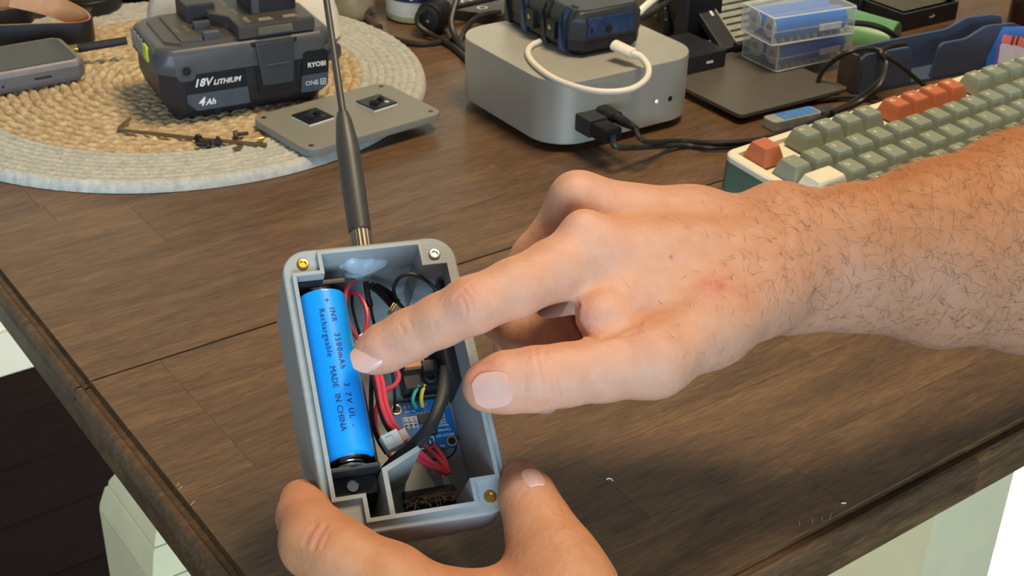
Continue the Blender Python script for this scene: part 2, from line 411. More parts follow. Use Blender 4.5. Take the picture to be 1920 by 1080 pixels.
# sloping partition
pl = [(-9.6, -50.3), (-9.5, -33.3), (4.2, -27.2)]; th = .95
poly = [(-9.6 - th, -50.4), (-9.6 + th, -50.4), (-9.5 + th, -34), (4.6, -28), (3.8, -26.3), (-9.5 - th, -32.6)]
MB().prism(poly, -42.1, -3.0, .15, 0.).build('partition', GREYP, bx)
# round opening in the lower end
MB().lathe([(8.2, -.6), (8.2, .15), (7.4, .3), (6.6, .15), (6.4, -.3), (2, -.35)], 32).xf(frame((9, -52.2, -27.2), (1, 0, 0), (0, .415, -.909), (0, -.909, -.415))).build('end_socket', GREYP, bx)
# rocker switch body through the right wall
MB().box(23.5, 28.6, 1, 22, -40, -16, .8).build('switch_body', BLACK, bx, label='black switch body on the inner wall')
MB().box(26.5, 28.6, 30, 41, -30, -10, .5).build('switch_body', BLACK, bx)
# antenna
pa = np.array([0.3, 55.4, -14.]); pb = bl(612, 0, -13.); ad = (pb - pa) / np.linalg.norm(pb - pa)
za = ad; xa = np.cross([0, 0, 1], za); xa /= np.linalg.norm(xa); ya = np.cross(za, xa)
ANT = thing_ant = bpy.data.objects.new('antenna', None); COL.objects.link(ANT); ANT.parent = bx
m = frame(pa, xa, ya, za); m.translation = m.translation / 1000; ANT.matrix_local = m; ANT['label'] = 'long black whip antenna'
def knurl(mb, r, z0, z1, n=44):
    a = np.linspace(0, 2 * PI, n, endpoint=False); rr = np.where(np.arange(n) % 2, r, r - .25)
    lp = lambda z, k=1.: np.c_[k * rr * np.cos(a), k * rr * np.sin(a), np.full(n, z)]
    mb.loft([lp(z0), lp(z0 + .01), lp(z1 - .3), lp(z1, .93)]); return mb
ANTB = mat('antenna_rubber', '#3a3732', .45, var=.08)
knurl(MB(), 4.3, .5, 11.5).build('connector', mat('knurled_nut', '#8c8576', .35, .8), ANT)
MB().lathe([(4.1, 11.5), (4.5, 12), (4.7, 30), (4.75, 46), (4.55, 52), (3.4, 62), (2.4, 66.5), (1.5, 67)], 26).build('grip', ANTB, ANT)
MB().lathe([(1.55, 66), (1.45, 120), (1.3, 210), (1.25, 235), (.8, 236)], 14).build('whip', ANTB, ANT)
# translucent hot glue over the antenna socket
mb = MB(); n_, m_ = 22, 10; L = []
for k in range(m_):
    t = k / (m_ - 1); row = []
    for i in range(n_):
        a = 2 * PI * i / n_; rr = (1 - t ** 1.7) * (8.4 + 1.8 * math.sin(3 * a + 1) + 1.1 * math.sin(7 * a) + .6 * math.sin(11 * a + k))
        row.append((-1.2 + rr * math.cos(a), 52.1 - 4.2 * t ** .7 - .5 * math.sin(5 * a + k) * t * (1 - t), -13.5 + .8 * rr * math.sin(a) - (2.5 if math.sin(a) < -.6 else 0) * (1 - t)))
    L.append(row)
mb.loft(L).build('hot_glue', mat('hot_glue', '#b9cbd6', .3, var=.1, alpha=.82, sss=.3, bump=.4, bs=500), bx, ang=80, label='translucent blob of hot glue')

# ---- battery holder and cell
hu, hw, RC = -19.6, -10.4, 9.2
hd = thing('battery_holder', 'black plastic holder around the blue cell inside the box', 'battery holder', MBX @ T(-20, 0, -21))
def hb(x0, x1, y0, y1, z0, z1, b=.3): return MB().box(x0 + 20, x1 + 20, y0, y1, z0 + 21, z1 + 21, b)
hb(-28.3, -10.2, -38, 43.4, -22, -20.2).build('holder_base', BLACK, hd)
hb(-28.3, -10.2, 41.6, 43.6, -20.2, -4.5).build('end_wall', BLACK, hd)
hb(-28.3, -10.2, -31, -29.4, -20.2, -5).build('end_wall', DARK, hd)
hb(-11.1, -9.9, -28, 3, -20.2, -9).build('side_wall', BLACK, hd)
hb(-28.3, -11, -38, -31.2, -20.2, -13).build('terminal_block', BLACK, hd)
mb = MB(); mb.lathe([(2.3, 0), (2.2, .7), (1.4, 1.1)], 14); mb.xf(T(0, -34.5, 8.2)).build('terminal_screw', STEEL, hd)
sp = [(hu + 20 + (6.2 - 2.4 * t / 12) * math.cos(t), -29.4 + .28 * t, hw + 21 + (6.2 - 2.4 * t / 12) * math.sin(t)) for t in np.linspace(0, 11.5, 60)]
MB().tube(sp, .45, 6, 1).build('contact_spring', STEEL, hd)
MB().rbox(0, 0, 0, .4, 9, 9, 2, .1).xf(T(hu + 20, 41.5, hw + 21) @ RX(PI / 2)).build('contact_plate', STEEL, hd)
CM_ = MBX @ frame((hu, -26, hw), (1, 0, 0), (0, 0, -1), (0, 1, 0))
ce = thing('battery_cell', 'bright blue cylindrical lithium cell with black printed lettering in the grey box', 'battery', CM_)
BLUE = mat('blue_wrap', '#0a95ee', .34, var=.03, vs=40, coat=.2)
MB().lathe([(6.5, 0), (RC - 1.2, .05), (RC - .3, .5), (RC, 1.4), (RC, 63.6), (RC - .3, 64.5), (RC - 1.3, 65)], 40).build('wrap', BLUE, ce)
MB().lathe([(7.2, -.5), (7.6, -.3), (7.6, .3)], 28).build('negative_end', STEEL, ce)
MB().lathe([(7.4, 64.6), (7.3, 65.3), (3.6, 65.4), (3.4, 67), (2.8, 67.2)], 28).build('positive_cap', STEEL, ce)
INK = mat('printed_ink', '#0d2a5e', .5)
# lettering follows the curve of the wrap: reading down the cell
def cellwarp(a0, z0):
    def fn(q):
        ang = a0 + q.y / RC; r = RC + .16 + q.z * .4; return Vector((r * math.sin(ang), -r * math.cos(ang), z0 - q.x))
    return fn
I4 = Matrix.Identity(4)
for s, dg_, z0, sp_c in (('+', 4, 60.5, 1), ('INR', 13, 56.5, 1.25), ('3500mAh', 13, 46.2, 1.25), ('3.7V', 13, 26.4, 1.5), ('UL', 13, 16.6, 1.2), ('-', 13, 10.6, 1.2), ('Rechargeable', -11, 56.5, 1.18), ('MADE', -11, 33.4, 1.05), ('IN', -11, 22.6, 1.05), ('CHINA', -11, 18.2, 1.05)):
    text('lettering', s, 3.05, INK, ce, I4, .05, align='LEFT', warp=cellwarp(math.radians(dg_), z0), space=sp_c)

# ---- current sensor board
pc = thing('sensor_board', 'small blue current sensor circuit board on the floor of the grey box', 'circuit board', MBX @ T(15.6, -7, -39.4))
PCB = mat('pcb_blue', '#0f5f9e', .35, var=.08)
SILK = mat('silkscreen_white', '#e4e8e6', .6); GOLD = mat('tinned_pad', '#c9c4b4', .25, .9)
MB().rbox(0, 0, 0, 1.4, 23, 20.5, 1.2, .1).build('board', PCB, pc)
MB().box(-11, 11, -9, 9, -2.6, -.02).build('standoff', BLACK, pc)
def padring(u, v):
    mb = MB(); a = np.linspace(0, 2 * PI, 22, endpoint=False); cr = lambda r, z: np.c_[u + r * np.cos(a), v + r * np.sin(a), np.full(22, z)]
    mb.loft([cr(2.2, 1.4), cr(2.2, 1.55), cr(1.8, 1.6), cr(1.5, 1.55), cr(1.4, 1.42)], False, False); mb.build('mounting_ring', GOLD, pc)
    mb = MB(); mb.lathe([(1.4, 1.41), (1.4, 1.45)], 16, (u, v)); mb.build('mounting_hole', BLACK, pc)
for u, v in ((-9.6, 7.8), (9.6, 7.8), (9.4, -7.8)): padring(u, v)
MB().box(-1.9, 2.6, .8, 4.6, 1.4, 2.6, .15).build('chip', BLACK, pc)
for x in (-1.3, -.1, 1.1, 2.2):
    for y in (.4, 5.0): MB().box(x - .3, x + .3, y - .35, y + .35, 1.4, 1.65).build('chip_pin', GOLD, pc)
MB().box(-.2, 4.2, -4.6, -1.8, 1.4, 2.3, .1).build('shunt_resistor', BLACK, pc)
text('marking', 'R100', 1.3, SILK, pc, T(2, -3.2, 2.31) @ RZ(PI), .03)
for x, y in ((-7, 3.2), (-5, 3.2), (-3.2, 3.2), (-7, .6), (-5, .6), (-3.2, .6), (4.6, 3.6), (6.2, 3.6), (7.8, 3.6), (4.6, 1), (6.2, 1), (7.8, 1)):
    MB().box(x - .55, x + .55, y - .75, y + .75, 1.4, 1.9, .08).build('capacitor', BLACK if (x > 0) == (y > 2) else mat('ceramic', '#9a8a6e', .4), pc)
    MB().box(x - .55, x + .55, y + .45, y + .8, 1.4, 1.95).build('solder_pad', GOLD, pc); MB().box(x - .55, x + .55, y - .8, y - .45, 1.4, 1.95).build('solder_pad', GOLD, pc)
    mb = MB(); mb.holed([(x - .85, y - 1.1), (x + .85, y - 1.1), (x + .85, y + 1.1), (x - .85, y + 1.1)], [[(x - .7, y - .95), (x - .7, y + .95), (x + .7, y + .95), (x + .7, y - .95)]], 1.43); mb.build('silk_outline', SILK, pc)
for x in (-6.2, -4, -1.8, .4, 2.6): MB().lathe([(.8, 1.4), (.8, 1.5), (.4, 1.55)], 12, (x, 8.4)).build('solder_pad', GOLD, pc)
mb = MB(); mb.holed([(-4.8, -9.4), (2.6, -9.4), (2.6, -4.9), (-4.8, -4.9)], [[(-4.5, -9.1), (-4.5, -5.2), (2.3, -5.2), (2.3, -9.1)]], 1.43); mb.build('silk_outline', SILK, pc)
for x in (-3, .8): MB().ball((x, -7.2, 1.6), (1.0, 1.0, .9)).build('solder_blob', STEEL, pc)
text('marking', 'INA219 DC', 1.5, SILK, pc, T(7.2, -5.0, 1.41) @ RZ(PI), .04)
text('marking', 'Current', 1.5, SILK, pc, T(7.4, -3.0, 1.41) @ RZ(PI), .04)
text('marking', 'Sensor', 1.5, SILK, pc, T(7.4, -1.1, 1.41) @ RZ(PI), .04)
text('marking', 'Vin-', 1.4, SILK, pc, T(5.2, -9.2, 1.41) @ RZ(PI), .04)
text('marking', 'Vcc Gnd', 1.2, SILK, pc, T(-4.4, 6.4, 1.41) @ RZ(PI), .04)

# ---- black converter with its wooden-coloured block, brass connector
cv = thing('voltage_converter', 'black converter block half hidden under the pointing finger', 'module', MBX @ T(17, 11.5, -33))
MB().box(-7.5, 8, -6, 6, -7, 2.5, .8).build('case', BLACK, cv)
MB().box(-6.5, 1.5, 2, 6.2, 2.5, 5.5, .3).build('coil_block', mat('copper_block', '#c08a5a', .35, .4), cv)
MB().box(0, 6.5, -1, 4, 2.5, 6.5, .8).build('plug', BLACK, cv)
mb = MB().tube([(3 + 2.2 * math.cos(t), -2 + 2.2 * math.sin(t), 3.4) for t in np.linspace(0, 2 * PI, 13)[:-1]], .7, 8, 1, True); mb.build('toroid', BLACKM, cv)
yc = thing('power_connector', 'yellow and brass plug peeping out above the pointing finger', 'connector', MBX @ T(*bl(757, 592, -19)) @ RZ(math.radians(-40)))
MB().box(-3.2, 3.2, -2.4, 2.4, -2.5, 2.5, .5).build('housing', mat('yellow_nylon', '#d8bd55', .4), yc)
for x in (-4.6, -5.6): MB().box(x - .3, x + .3, -2, 2, -2, 2, .1).build('brass_pin', BRASS, yc)
MB().box(3.2, 6, -1.8, 1.8, -1.8, 1.8, .4).build('sleeve', RED, yc)

# ---- wires, each laid by hand
def wire(name, pts, r, m, label, cat='wire', group=None, flat=1.0, n=8, sub=6):
    P = [BB @ bl(x, y, w) + BC for x, y, w in pts]; o = P[0]
    mb = MB().tube([q - o for q in P], r, n, sub, flat=flat, up=BB[:, 2]); ob = mb.build(name, m, None, T(*o)); return tag(ob, label, cat, group)
wire('red_wire', [(664, 527, -18), (651, 541, -14), (647, 575, -11), (658, 615, -11), (676, 640, -14)], .9, RED, 'outer of two red wires looping beside the top of the blue cell')
wire('red_wire', [(652, 549, -20), (672, 552, -16), (687, 580, -14), (688, 608, -14), (682, 634, -15)], .9, RED, 'inner of two red wires looping beside the top of the blue cell')
wire('black_wire', [(660, 552, -20), (661, 575, -18), (668, 605, -17), (679, 640, -17)], .6, BLKW, 'thin black wire running between the two red loops')
wire('black_wire', [(686, 528, -14), (689, 550, -15), (695, 575, -17)], 1.15, BLKW, 'black heat-shrunk lead dropping straight from the hot glue')
wire('black_wire', [(695, 574, -17), (699, 596, -18), (706, 622, -20)], .6, BLKW, 'thin black wire below the heat-shrunk lead')
wire('black_lead', [(696, 535, -17), (714, 549, -21), (737, 574, -25)], 1.5, BLKW, 'thick black sleeved lead running from the glue to the yellow plug')
wire('black_lead', [(705, 537, -20), (728, 550, -24), (745, 568, -27)], 1.5, BLKW, 'second thick black lead just behind the sleeved one')
wire('black_wire', [(765, 585, -20), (747, 568, -14), (738, 543, -9), (747, 522, -7), (768, 514, -6), (796, 524, -6), (822, 549, -9), (838, 580, -14)], .75, BLKW, 'black wire making a tall round loop behind the pointing finger')
jst = thing('wire_connector', 'white wire plug by the fingertip on the blue cell', 'connector', MBX @ T(*bl(697, 632, -17)) @ RZ(math.radians(28)))
MB().box(-4.5, 4.5, -3, 3, -2.5, 2.2, .5).build('housing', WHITEP, jst); MB().box(-6.5, -4.5, -2, 2, -2, 1, .3).build('latch', WHITEP, jst)
wire('red_wire', [(700, 690, -22), (708, 715, -20), (716, 760, -19), (730, 795, -18), (748, 818, -17)], .95, RED, 'left one of two red wires running side by side down to the white plug')
wire('red_wire', [(709, 690, -22), (717, 715, -20), (725, 760, -19), (738, 793, -18), (754, 814, -17)], .95, RED, 'right one of two red wires running side by side down to the white plug')
wire('black_wire', [(694, 694, -22), (704, 730, -20), (712, 770, -20), (724, 800, -19), (740, 822, -17)], .7, BLKW, 'black wire just left of the paired red wires')
wire('black_wire', [(698, 703, -24), (696, 740, -24), (698, 790, -25), (710, 825, -28), (725, 850, -32)], .9, BLKW, 'black wire hugging the black holder beside the lower cell')
wire('red_wire', [(742, 690, -30), (748, 706, -29), (740, 722, -29), (722, 734, -29), (706, 765, -29), (704, 800, -30), (715, 832, -33), (735, 860, -36)], .95, RED, 'long red wire curling left around the paired wires')
wire('black_wire', [(733, 690, -28), (738, 715, -30), (740, 745, -33), (740, 768, -37)], .6, BLKW, 'thin black wire ending at the corner ring of the blue board')
GREEN = mat('green_wire', '#2f9a78', .4); YEL = mat('yellow_wire', '#d9b93a', .4)
wire('green_wire', [(786, 722, -31), (778, 735, -32), (774, 750, -34), (780, 765, -37)], .8, GREEN, 'short green wire soldered to the blue board')
wire('yellow_wire', [(797, 721, -31), (792, 733, -32), (790, 748, -34), (792, 762, -37)], .8, YEL, 'short yellow wire soldered to the blue board')
wire('grey_cable', [(836, 690, -18), (834, 715, -15), (826, 755, -11), (806, 800, -9), (776, 834, -9), (738, 868, -12), (710, 903, -18), (697, 940, -28), (694, 955, -34)], 2.4, mat('dark_grey_cable', '#1d2024', .5), 'thick dark grey cable curving down past the partition', 'cable', flat=.6, n=10)
j2 = thing('wire_connector', 'white wire plug lower down beside the blue board', 'connector', MBX @ T(*bl(738, 826, -16)) @ RZ(math.radians(18)))
MB().box(-4.2, 2.6, -3.2, 3.2, -2.8, 2.4, .5).build('housing', WHITEP, j2); MB().box(2.6, 5.6, -2.2, 2.2, -2, 1.6, .3).build('plug_end', mat('peach_nylon', '#dfc3ae', .45), j2); MB().box(-3, -.5, -1.5, 1.5, 2.4, 2.9, .2).build('latch', WHITEP, j2)
for k, (a, b) in enumerate((((757, 832), (838, 889)), ((762, 828), (836, 884)), ((768, 830), (834, 887)))):
    wire('red_wire', [(*a, -17 - k), ((a[0] + b[0]) / 2 - 8, (a[1] + b[1]) / 2 + 4 - 5 * k, -26), (*b, -33)], .95, RED, ('lowest', 'middle', 'uppermost')[k] + ' of three bundled red wires passing over the partition tip', group='red wires over the partition')
for k, (p, q) in enumerate((((840, 886), (797, 836)), ((842, 888), (814, 834)))):
    wire('red_wire', [(*p, -33), ((p[0] + q[0]) / 2 + 5, (p[1] + q[1]) / 2, -34), (*q, -37)], .95, RED, ('left' if k == 0 else 'right') + ' one of two red wires soldered to the pads at the board edge')
wire('black_wire', [(790, 845, -40), (800, 858, -41), (830, 862, -41), (852, 848, -41), (858, 820, -40)], .35, BLKW, 'hair-thin black wire under the edge of the blue board')
# cable gland block and dust in the lower bay
gl = tag(MB().box(-10, 10, -3.2, 3.2, 0, 5, .6).build('cable_gland', BLACK, None, MBX @ T(12, -35.5, -40.9)), 'black block in the bottom bay of the grey box', 'block')
mb = MB()
for i in range(260):
    u, v = rng.uniform(1, 23), rng.uniform(-43, -35); h = -35.8 if abs(u - 12) < 10 and v > -38.7 else -40.8
    a = rng.uniform(0, 6.28); l = rng.uniform(1, 3.5); p = np.array([u, v, h]); d = np.array([math.cos(a), math.sin(a), rng.uniform(.1, .7)]) * l
    q = p + d; q[0] = np.clip(q[0], -2, 26); q[1] = np.clip(q[1], -50, -36)
    mb.tube([p, (p + q) / 2 + [0, 0, .4], q], .12, 3, 2)
fz = mb.build('dust_fluff', mat('brown_fluff', '#a58c70', .9), None, MBX); tag(fz, 'brown fluff caught in the bottom bay of the grey box', 'fluff'); fz['kind'] = 'stuff'
# ------------------------------------------------------------------ hands: one continuous surface each
def smin(a, b, k):
    h = np.maximum(k - np.abs(a - b), 0) / k
    return np.minimum(a, b) - h * h * k * .25
class Field:
    def __init__(s, lo, hi, vox):
        s.lo = np.asarray(lo, float); s.vox = vox; s.n = np.ceil((np.asarray(hi) - s.lo) / vox).astype(int) + 1
    def new(s): return np.full(s.n, 25., np.float32)
    def block(s, lo, hi):
        i0 = np.clip(((lo - s.lo) / s.vox).astype(int), 0, s.n - 1); i1 = np.clip(((hi - s.lo) / s.vox).astype(int) + 2, 1, s.n)
        g = [np.arange(a, b, dtype=np.float32) * s.vox + l for a, b, l in zip(i0, i1, s.lo)]
        return tuple(slice(a, b) for a, b in zip(i0, i1)), np.stack(np.meshgrid(*g, indexing='ij'), -1).astype(np.float32)
    def put(s, F, fn, lo, hi, k, pad=14, sub=False):
        sl, P = s.block(np.asarray(lo) - pad, np.asarray(hi) + pad)
        if 0 in P.shape: return
        d = fn(P)
        F[sl] = -smin(-F[sl], d, k) if sub else smin(F[sl], d, k)
def rcone(a, b, ra, rb):
    a, b = np.asarray(a, np.float32), np.asarray(b, np.float32); ab = b - a; L2 = float(ab @ ab) + 1e-6
    def fn(P):
        t = np.clip(((P - a) @ ab) / L2, 0, 1); q = P - a - t[..., None] * ab
        return np.sqrt((q * q).sum(-1)) - (ra + (rb - ra) * t)
    R = max(ra, rb); return fn, np.minimum(a, b) - R, np.maximum(a, b) + R
def econe(a, b, U, A, B):                      # elliptic tapering segment; A, B = (half along U, half across)
    a, b = np.asarray(a, np.float32), np.asarray(b, np.float32); ab = b - a; L2 = float(ab @ ab); X = ab / math.sqrt(L2)
    U = np.asarray(U, np.float32); U = U - X * (U @ X); U /= np.linalg.norm(U); W = np.cross(X, U)
    def fn(P):
        t = np.clip(((P - a) @ ab) / L2, 0, 1); q = P - a - t[..., None] * ab
        ru = A[0] + (B[0] - A[0]) * t; rw = A[1] + (B[1] - A[1]) * t; rx = np.minimum(ru, rw)
        x, u, w_ = q @ X, q @ U, q @ W
        k0 = np.sqrt((x / rx) ** 2 + (u / ru) ** 2 + (w_ / rw) ** 2); k1 = np.sqrt((x / rx ** 2) ** 2 + (u / ru ** 2) ** 2 + (w_ / rw ** 2) ** 2) + 1e-6
        return k0 * (k0 - 1) / k1
    R = max(*A, *B); return fn, np.minimum(a, b) - R, np.maximum(a, b) + R
def surface_nets(F, lo, vox):
    S = F < 0; c = np.zeros(tuple(np.array(F.shape) - 1), np.int8)
    sl = lambda i: tuple(slice(j, n - 1 + j) for j, n in zip(i, F.shape))
    cs = [(i, j, k) for i in (0, 1) for j in (0, 1) for k in (0, 1)]
    for q in cs: c += S[sl(q)]
    act = np.argwhere((c > 0) & (c < 8)); idx = np.full(c.shape, -1, np.int32); idx[tuple(act.T)] = np.arange(len(act))
    val = {q: F[tuple((act + q).T)] for q in cs}; acc = np.zeros((len(act), 3)); cnt = np.zeros(len(act))
    for q in cs:
        for ax in range(3):
            if q[ax]: continue
            r_ = list(q); r_[ax] = 1; r_ = tuple(r_); a, b = val[q], val[r_]; m = (a < 0) != (b < 0)
            t = np.where(m, a / np.where(m, a - b, 1), 0); p = np.tile(np.array(q, float), (len(act), 1)); p[:, ax] += t
            acc[m] += p[m]; cnt[m] += 1
    V = (act + acc / cnt[:, None]) * vox + lo; Q = []
    for ax in range(3):
        o = [i for i in range(3) if i != ax]
        A = np.moveaxis(S, ax, 0); d = A[:-1] != A[1:]
        e = np.argwhere(d[:, 1:-1, 1:-1]) + [0, 1, 1]
        inside = A[e[:, 0], e[:, 1], e[:, 2]]
        def cell(j, k):
            g = np.zeros((len(e), 3), int); g[:, ax] = e[:, 0]; g[:, o[0]] = e[:, 1] - j; g[:, o[1]] = e[:, 2] - k; return idx[tuple(g.T)]
        q4 = np.stack([cell(1, 1), cell(0, 1), cell(0, 0), cell(1, 0)], -1)
        flip = inside if ax != 1 else ~inside
        q4 = np.where(flip[:, None], q4, q4[:, ::-1]); Q.append(q4[(q4 >= 0).all(1)])
    return V, np.concatenate(Q)

def HP(x, y, d): return dp(x, y, d)
def rmm(rpx, d): return rpx * d / FPX
def chain(fld, F, js, k=4.):                  # js = [(px, py, depth, radius px)]
    for a, b in zip(js[:-1], js[1:]):
        fn, lo, hi = rcone(HP(*a[:3]), HP(*b[:3]), rmm(a[3], a[2]), rmm(b[3], b[2])); fld.put(F, fn, lo, hi, k)
def blob(fld, F, x, y, d, r, k, sub=False):
    c = HP(x, y, d); fn, lo, hi = rcone(c, c + 1e-3, rmm(r, d), rmm(r, d)); fld.put(F, fn, lo, hi, k, sub=sub)

SKIN = bpy.data.materials.new('skin'); SKIN.use_nodes = True
def skin_nodes():
    nt = SKIN.node_tree; N = nt.nodes; L = nt.links; b = N['Principled BSDF']
    at_ = N.new('ShaderNodeAttribute'); at_.attribute_name = 'tone'
    tc = N.new('ShaderNodeTexCoord')
    nz = N.new('ShaderNodeTexNoise'); nz.inputs['Scale'].default_value = 160; nz.inputs['Detail'].default_value = 5; L.new(tc.outputs['Object'], nz.inputs['Vector'])
    hs = N.new('ShaderNodeHueSaturation'); L.new(at_.outputs['Color'], hs.inputs['Color'])
    mr = N.new('ShaderNodeMapRange'); mr.inputs['To Min'].default_value = .9; mr.inputs['To Max'].default_value = 1.1; L.new(nz.outputs['Fac'], mr.inputs['Value']); L.new(mr.outputs[0], hs.inputs['Value'])
    mr2 = N.new('ShaderNodeMapRange'); mr2.inputs['To Min'].default_value = 1.1; mr2.inputs['To Max'].default_value = .95; L.new(nz.outputs['Fac'], mr2.inputs['Value']); L.new(mr2.outputs[0], hs.inputs['Saturation'])
    L.new(hs.outputs[0], b.inputs['Base Color'])
    b.inputs['Roughness'].default_value = .58; b.inputs['Specular IOR Level'].default_value = .32
    b.inputs['Subsurface Weight'].default_value = .22; b.inputs['Subsurface Radius'].default_value = (1, .35, .18); b.inputs['Subsurface Scale'].default_value = .004
    vo = N.new('ShaderNodeTexVoronoi'); vo.feature = 'DISTANCE_TO_EDGE'; vo.inputs['Scale'].default_value = 900; L.new(tc.outputs['Object'], vo.inputs['Vector'])
    n2 = N.new('ShaderNodeTexNoise'); n2.inputs['Scale'].default_value = 420; n2.inputs['Detail'].default_value = 6; L.new(tc.outputs['Object'], n2.inputs['Vector'])
    ad = N.new('ShaderNodeMath'); ad.operation = 'MULTIPLY_ADD'; ad.inputs[1].default_value = .5; L.new(vo.outputs['Distance'], ad.inputs[0]); L.new(n2.outputs['Fac'], ad.inputs[2])
    bp = N.new('ShaderNodeBump'); bp.inputs['Strength'].default_value = .4; bp.inputs['Distance'].default_value = .0007; L.new(ad.outputs[0], bp.inputs['Height']); L.new(bp.outputs[0], b.inputs['Normal'])
skin_nodes()
NAIL = mat('fingernail', '#dbab9a', .28, var=.04, vs=200, sss=.2, coat=.2)

def seg_dist(P, line):                         # distance of 2-d points to a polyline
    best = np.full(len(P), 1e9)
    for a, b in zip(line[:-1], line[1:]):
        a, b = np.array(a, float), np.array(b, float); ab = b - a
        t = np.clip(((P - a) @ ab) / (ab @ ab + 1e-9), 0, 1); best = np.minimum(best, np.linalg.norm(P - a - t[:, None] * ab, axis=1))
    return best
def vnormals(V, Q):
    n = np.cross(V[Q[:, 2]] - V[Q[:, 0]], V[Q[:, 3]] - V[Q[:, 1]]); N = np.zeros_like(V)
    for i in range(4): np.add.at(N, Q[:, i], n)
    return N / (np.linalg.norm(N, axis=1)[:, None] + 1e-9)
def smooth_mesh(V, Q, it):
    for _ in range(it):
        S = np.zeros_like(V); c = np.zeros(len(V))
        for i in range(4):
            j = (i + 1) % 4
            np.add.at(S, Q[:, i], V[Q[:, j]]); np.add.at(c, Q[:, i], 1); np.add.at(S, Q[:, j], V[Q[:, i]]); np.add.at(c, Q[:, j], 1)
        V = V * .5 + .5 * S / c[:, None]
    return V
def detail(V, Q, creases, folds=()):
    N = vnormals(V, Q); px = proj(V); view = V - CC; view /= np.linalg.norm(view, axis=1)[:, None]
    front = np.clip(-(N * view).sum(1) * 3, 0, 1)
    dd = np.linalg.norm(V - CC, axis=1)
    for line, width, depth, dmax in creases:
        s = seg_dist(px, line); ok = (dd < dmax)
        V = V - N * (front * ok * depth * .75 * np.exp(-(s / width) ** 2))[:, None]
        V = V + N * (front * ok * depth * .15 * np.exp(-((s - 2.1 * width) / (width * .9)) ** 2))[:, None]
    return V
def skin_obj(name, V, Q, tone, parent, M):
    o0 = np.array(M.translation); me = bpy.data.meshes.new(name)
    me.from_pydata(((V - o0) / 1000).tolist(), [], Q.tolist()); me.polygons.foreach_set('use_smooth', [True] * len(me.polygons)); me.update()
    ca = me.color_attributes.new('tone', 'FLOAT_COLOR', 'POINT'); ca.data.foreach_set('color', np.c_[tone, np.ones(len(V))].astype(np.float32).ravel())
    me.materials.append(SKIN); o = bpy.data.objects.new(name, me); COL.objects.link(o); o.parent = parent; return o
def blotch(tone, px, ok, x, y, r, col, amt, ry=None):
    g = amt * np.exp(-(((px[:, 0] - x) / r) ** 2 + ((px[:, 1] - y) / (ry or r)) ** 2)) * ok
    return tone + (np.array(lin(col)) - tone) * g[:, None]
def nail(parent, o0, c, axis, normal, length, width, curve, name='fingernail', label=None):
    a = np.asarray(axis, float); a /= np.linalg.norm(a); n = np.asarray(normal, float); n = n - a * (n @ a); n /= np.linalg.norm(n); s = np.cross(n, a)
    NL, NW = 12, 12; L = []; top = []; bot = []
    for i in range(NL + 1):
        t = -1 + 2 * i / NL; hw = width / 2 * (1 - max(0, abs(t) - .25) ** 2.4 * .95 if t > 0 else 1 - abs(t) ** 3 * .35)
        rt, rb = [], []
        for j in range(NW + 1):
            u = -1 + 2 * j / NW; x = hw * u; z = -x * x / (2 * curve) - .35 * (t ** 2) * .8
            p = np.asarray(c) - o0 + a * t * length / 2 + s * x + n * z; rt.append(p); rb.append(p - n * .9)
        top.append(rt); bot.append(rb)
    mb = MB(); W = NW + 1; V = np.array(top).reshape(-1, 3).tolist() + np.array(bot).reshape(-1, 3).tolist(); F = []; B = (NL + 1) * W
    for i in range(NL):
        for j in range(NW):
            q = (i * W + j, i * W + j + 1, (i + 1) * W + j + 1, (i + 1) * W + j); F.append(q[::-1]); F.append(tuple(x + B for x in q))
    rim = [j for j in range(W)] + [i * W + NW for i in range(1, NL + 1)] + [NL * W + j for j in range(NW - 1, -1, -1)] + [i * W for i in range(NL - 1, 0, -1)]
    for k in range(len(rim)): x, y = rim[k], rim[(k + 1) % len(rim)]; F.append((x, y, y + B, x + B))
    mb.add(V, F); return mb.build(name, NAIL, parent, ang=60, label=label)

# ---- right arm, index finger pointing at the cell
def bounds(pts, pad):
    P = np.array([HP(*p) for p in pts]); return P.min(0) - pad, P.max(0) + pad
VOX = 0.85
lo, hi = bounds([(690, 665, 470), (700, 700, 500), (1085, 330, 520), (920, 730, 460), (1020, 780, 535), (2320, 240, 640), (2320, 680, 540), (1500, 640, 500), (1500, 350, 580), (1000, 600, 560)], 16)
fl_ = Field(lo, hi, VOX)
palm = fl_.new(); UPC = CM[1]
for a, b, ra, rb in [((1112, 474, 499), (1440, 486, 530), 62, 84), ((1092, 392, 520), (1300, 428, 536), 61, 72), ((1300, 428, 536), (1455, 452, 548), 72, 76), ((1118, 402, 545), (1450, 470, 560), 56, 78), ((1135, 450, 566), (1440, 505, 566), 52, 78),
                     ((1225, 676, 480), (1330, 606, 500), 66, 76), ((1330, 606, 500), (1440, 540, 524), 76, 84), ((1165, 560, 496), (1400, 530, 524), 58, 92), ((1240, 560, 540), (1430, 520, 548), 80, 92)]:
    fn, l_, h_ = rcone(HP(*a), HP(*b), rmm(ra, a[2]), rmm(rb, b[2])); fl_.put(palm, fn, l_, h_, 9.)
arm = [(1410, 503, 535, 116, 20), (1490, 493, 541, 124, 20.5), (1600, 484, 547, 132, 24), (1750, 476, 556, 170, 30), (1920, 453, 570, 206, 36), (2120, 430, 590, 228, 42), (2330, 410, 615, 220, 43)]
for a, b in zip(arm[:-1], arm[1:]):
    fn, l_, h_ = econe(HP(*a[:3]), HP(*b[:3]), UPC, (rmm(a[3], a[2]), a[4]), (rmm(b[3], b[2]), b[4])); fl_.put(palm, fn, l_, h_, 9.)
blob(fl_, palm, 1092, 428, 492, 34, 9.); blob(fl_, palm, 1076, 362, 512, 36, 9.)          # knuckles
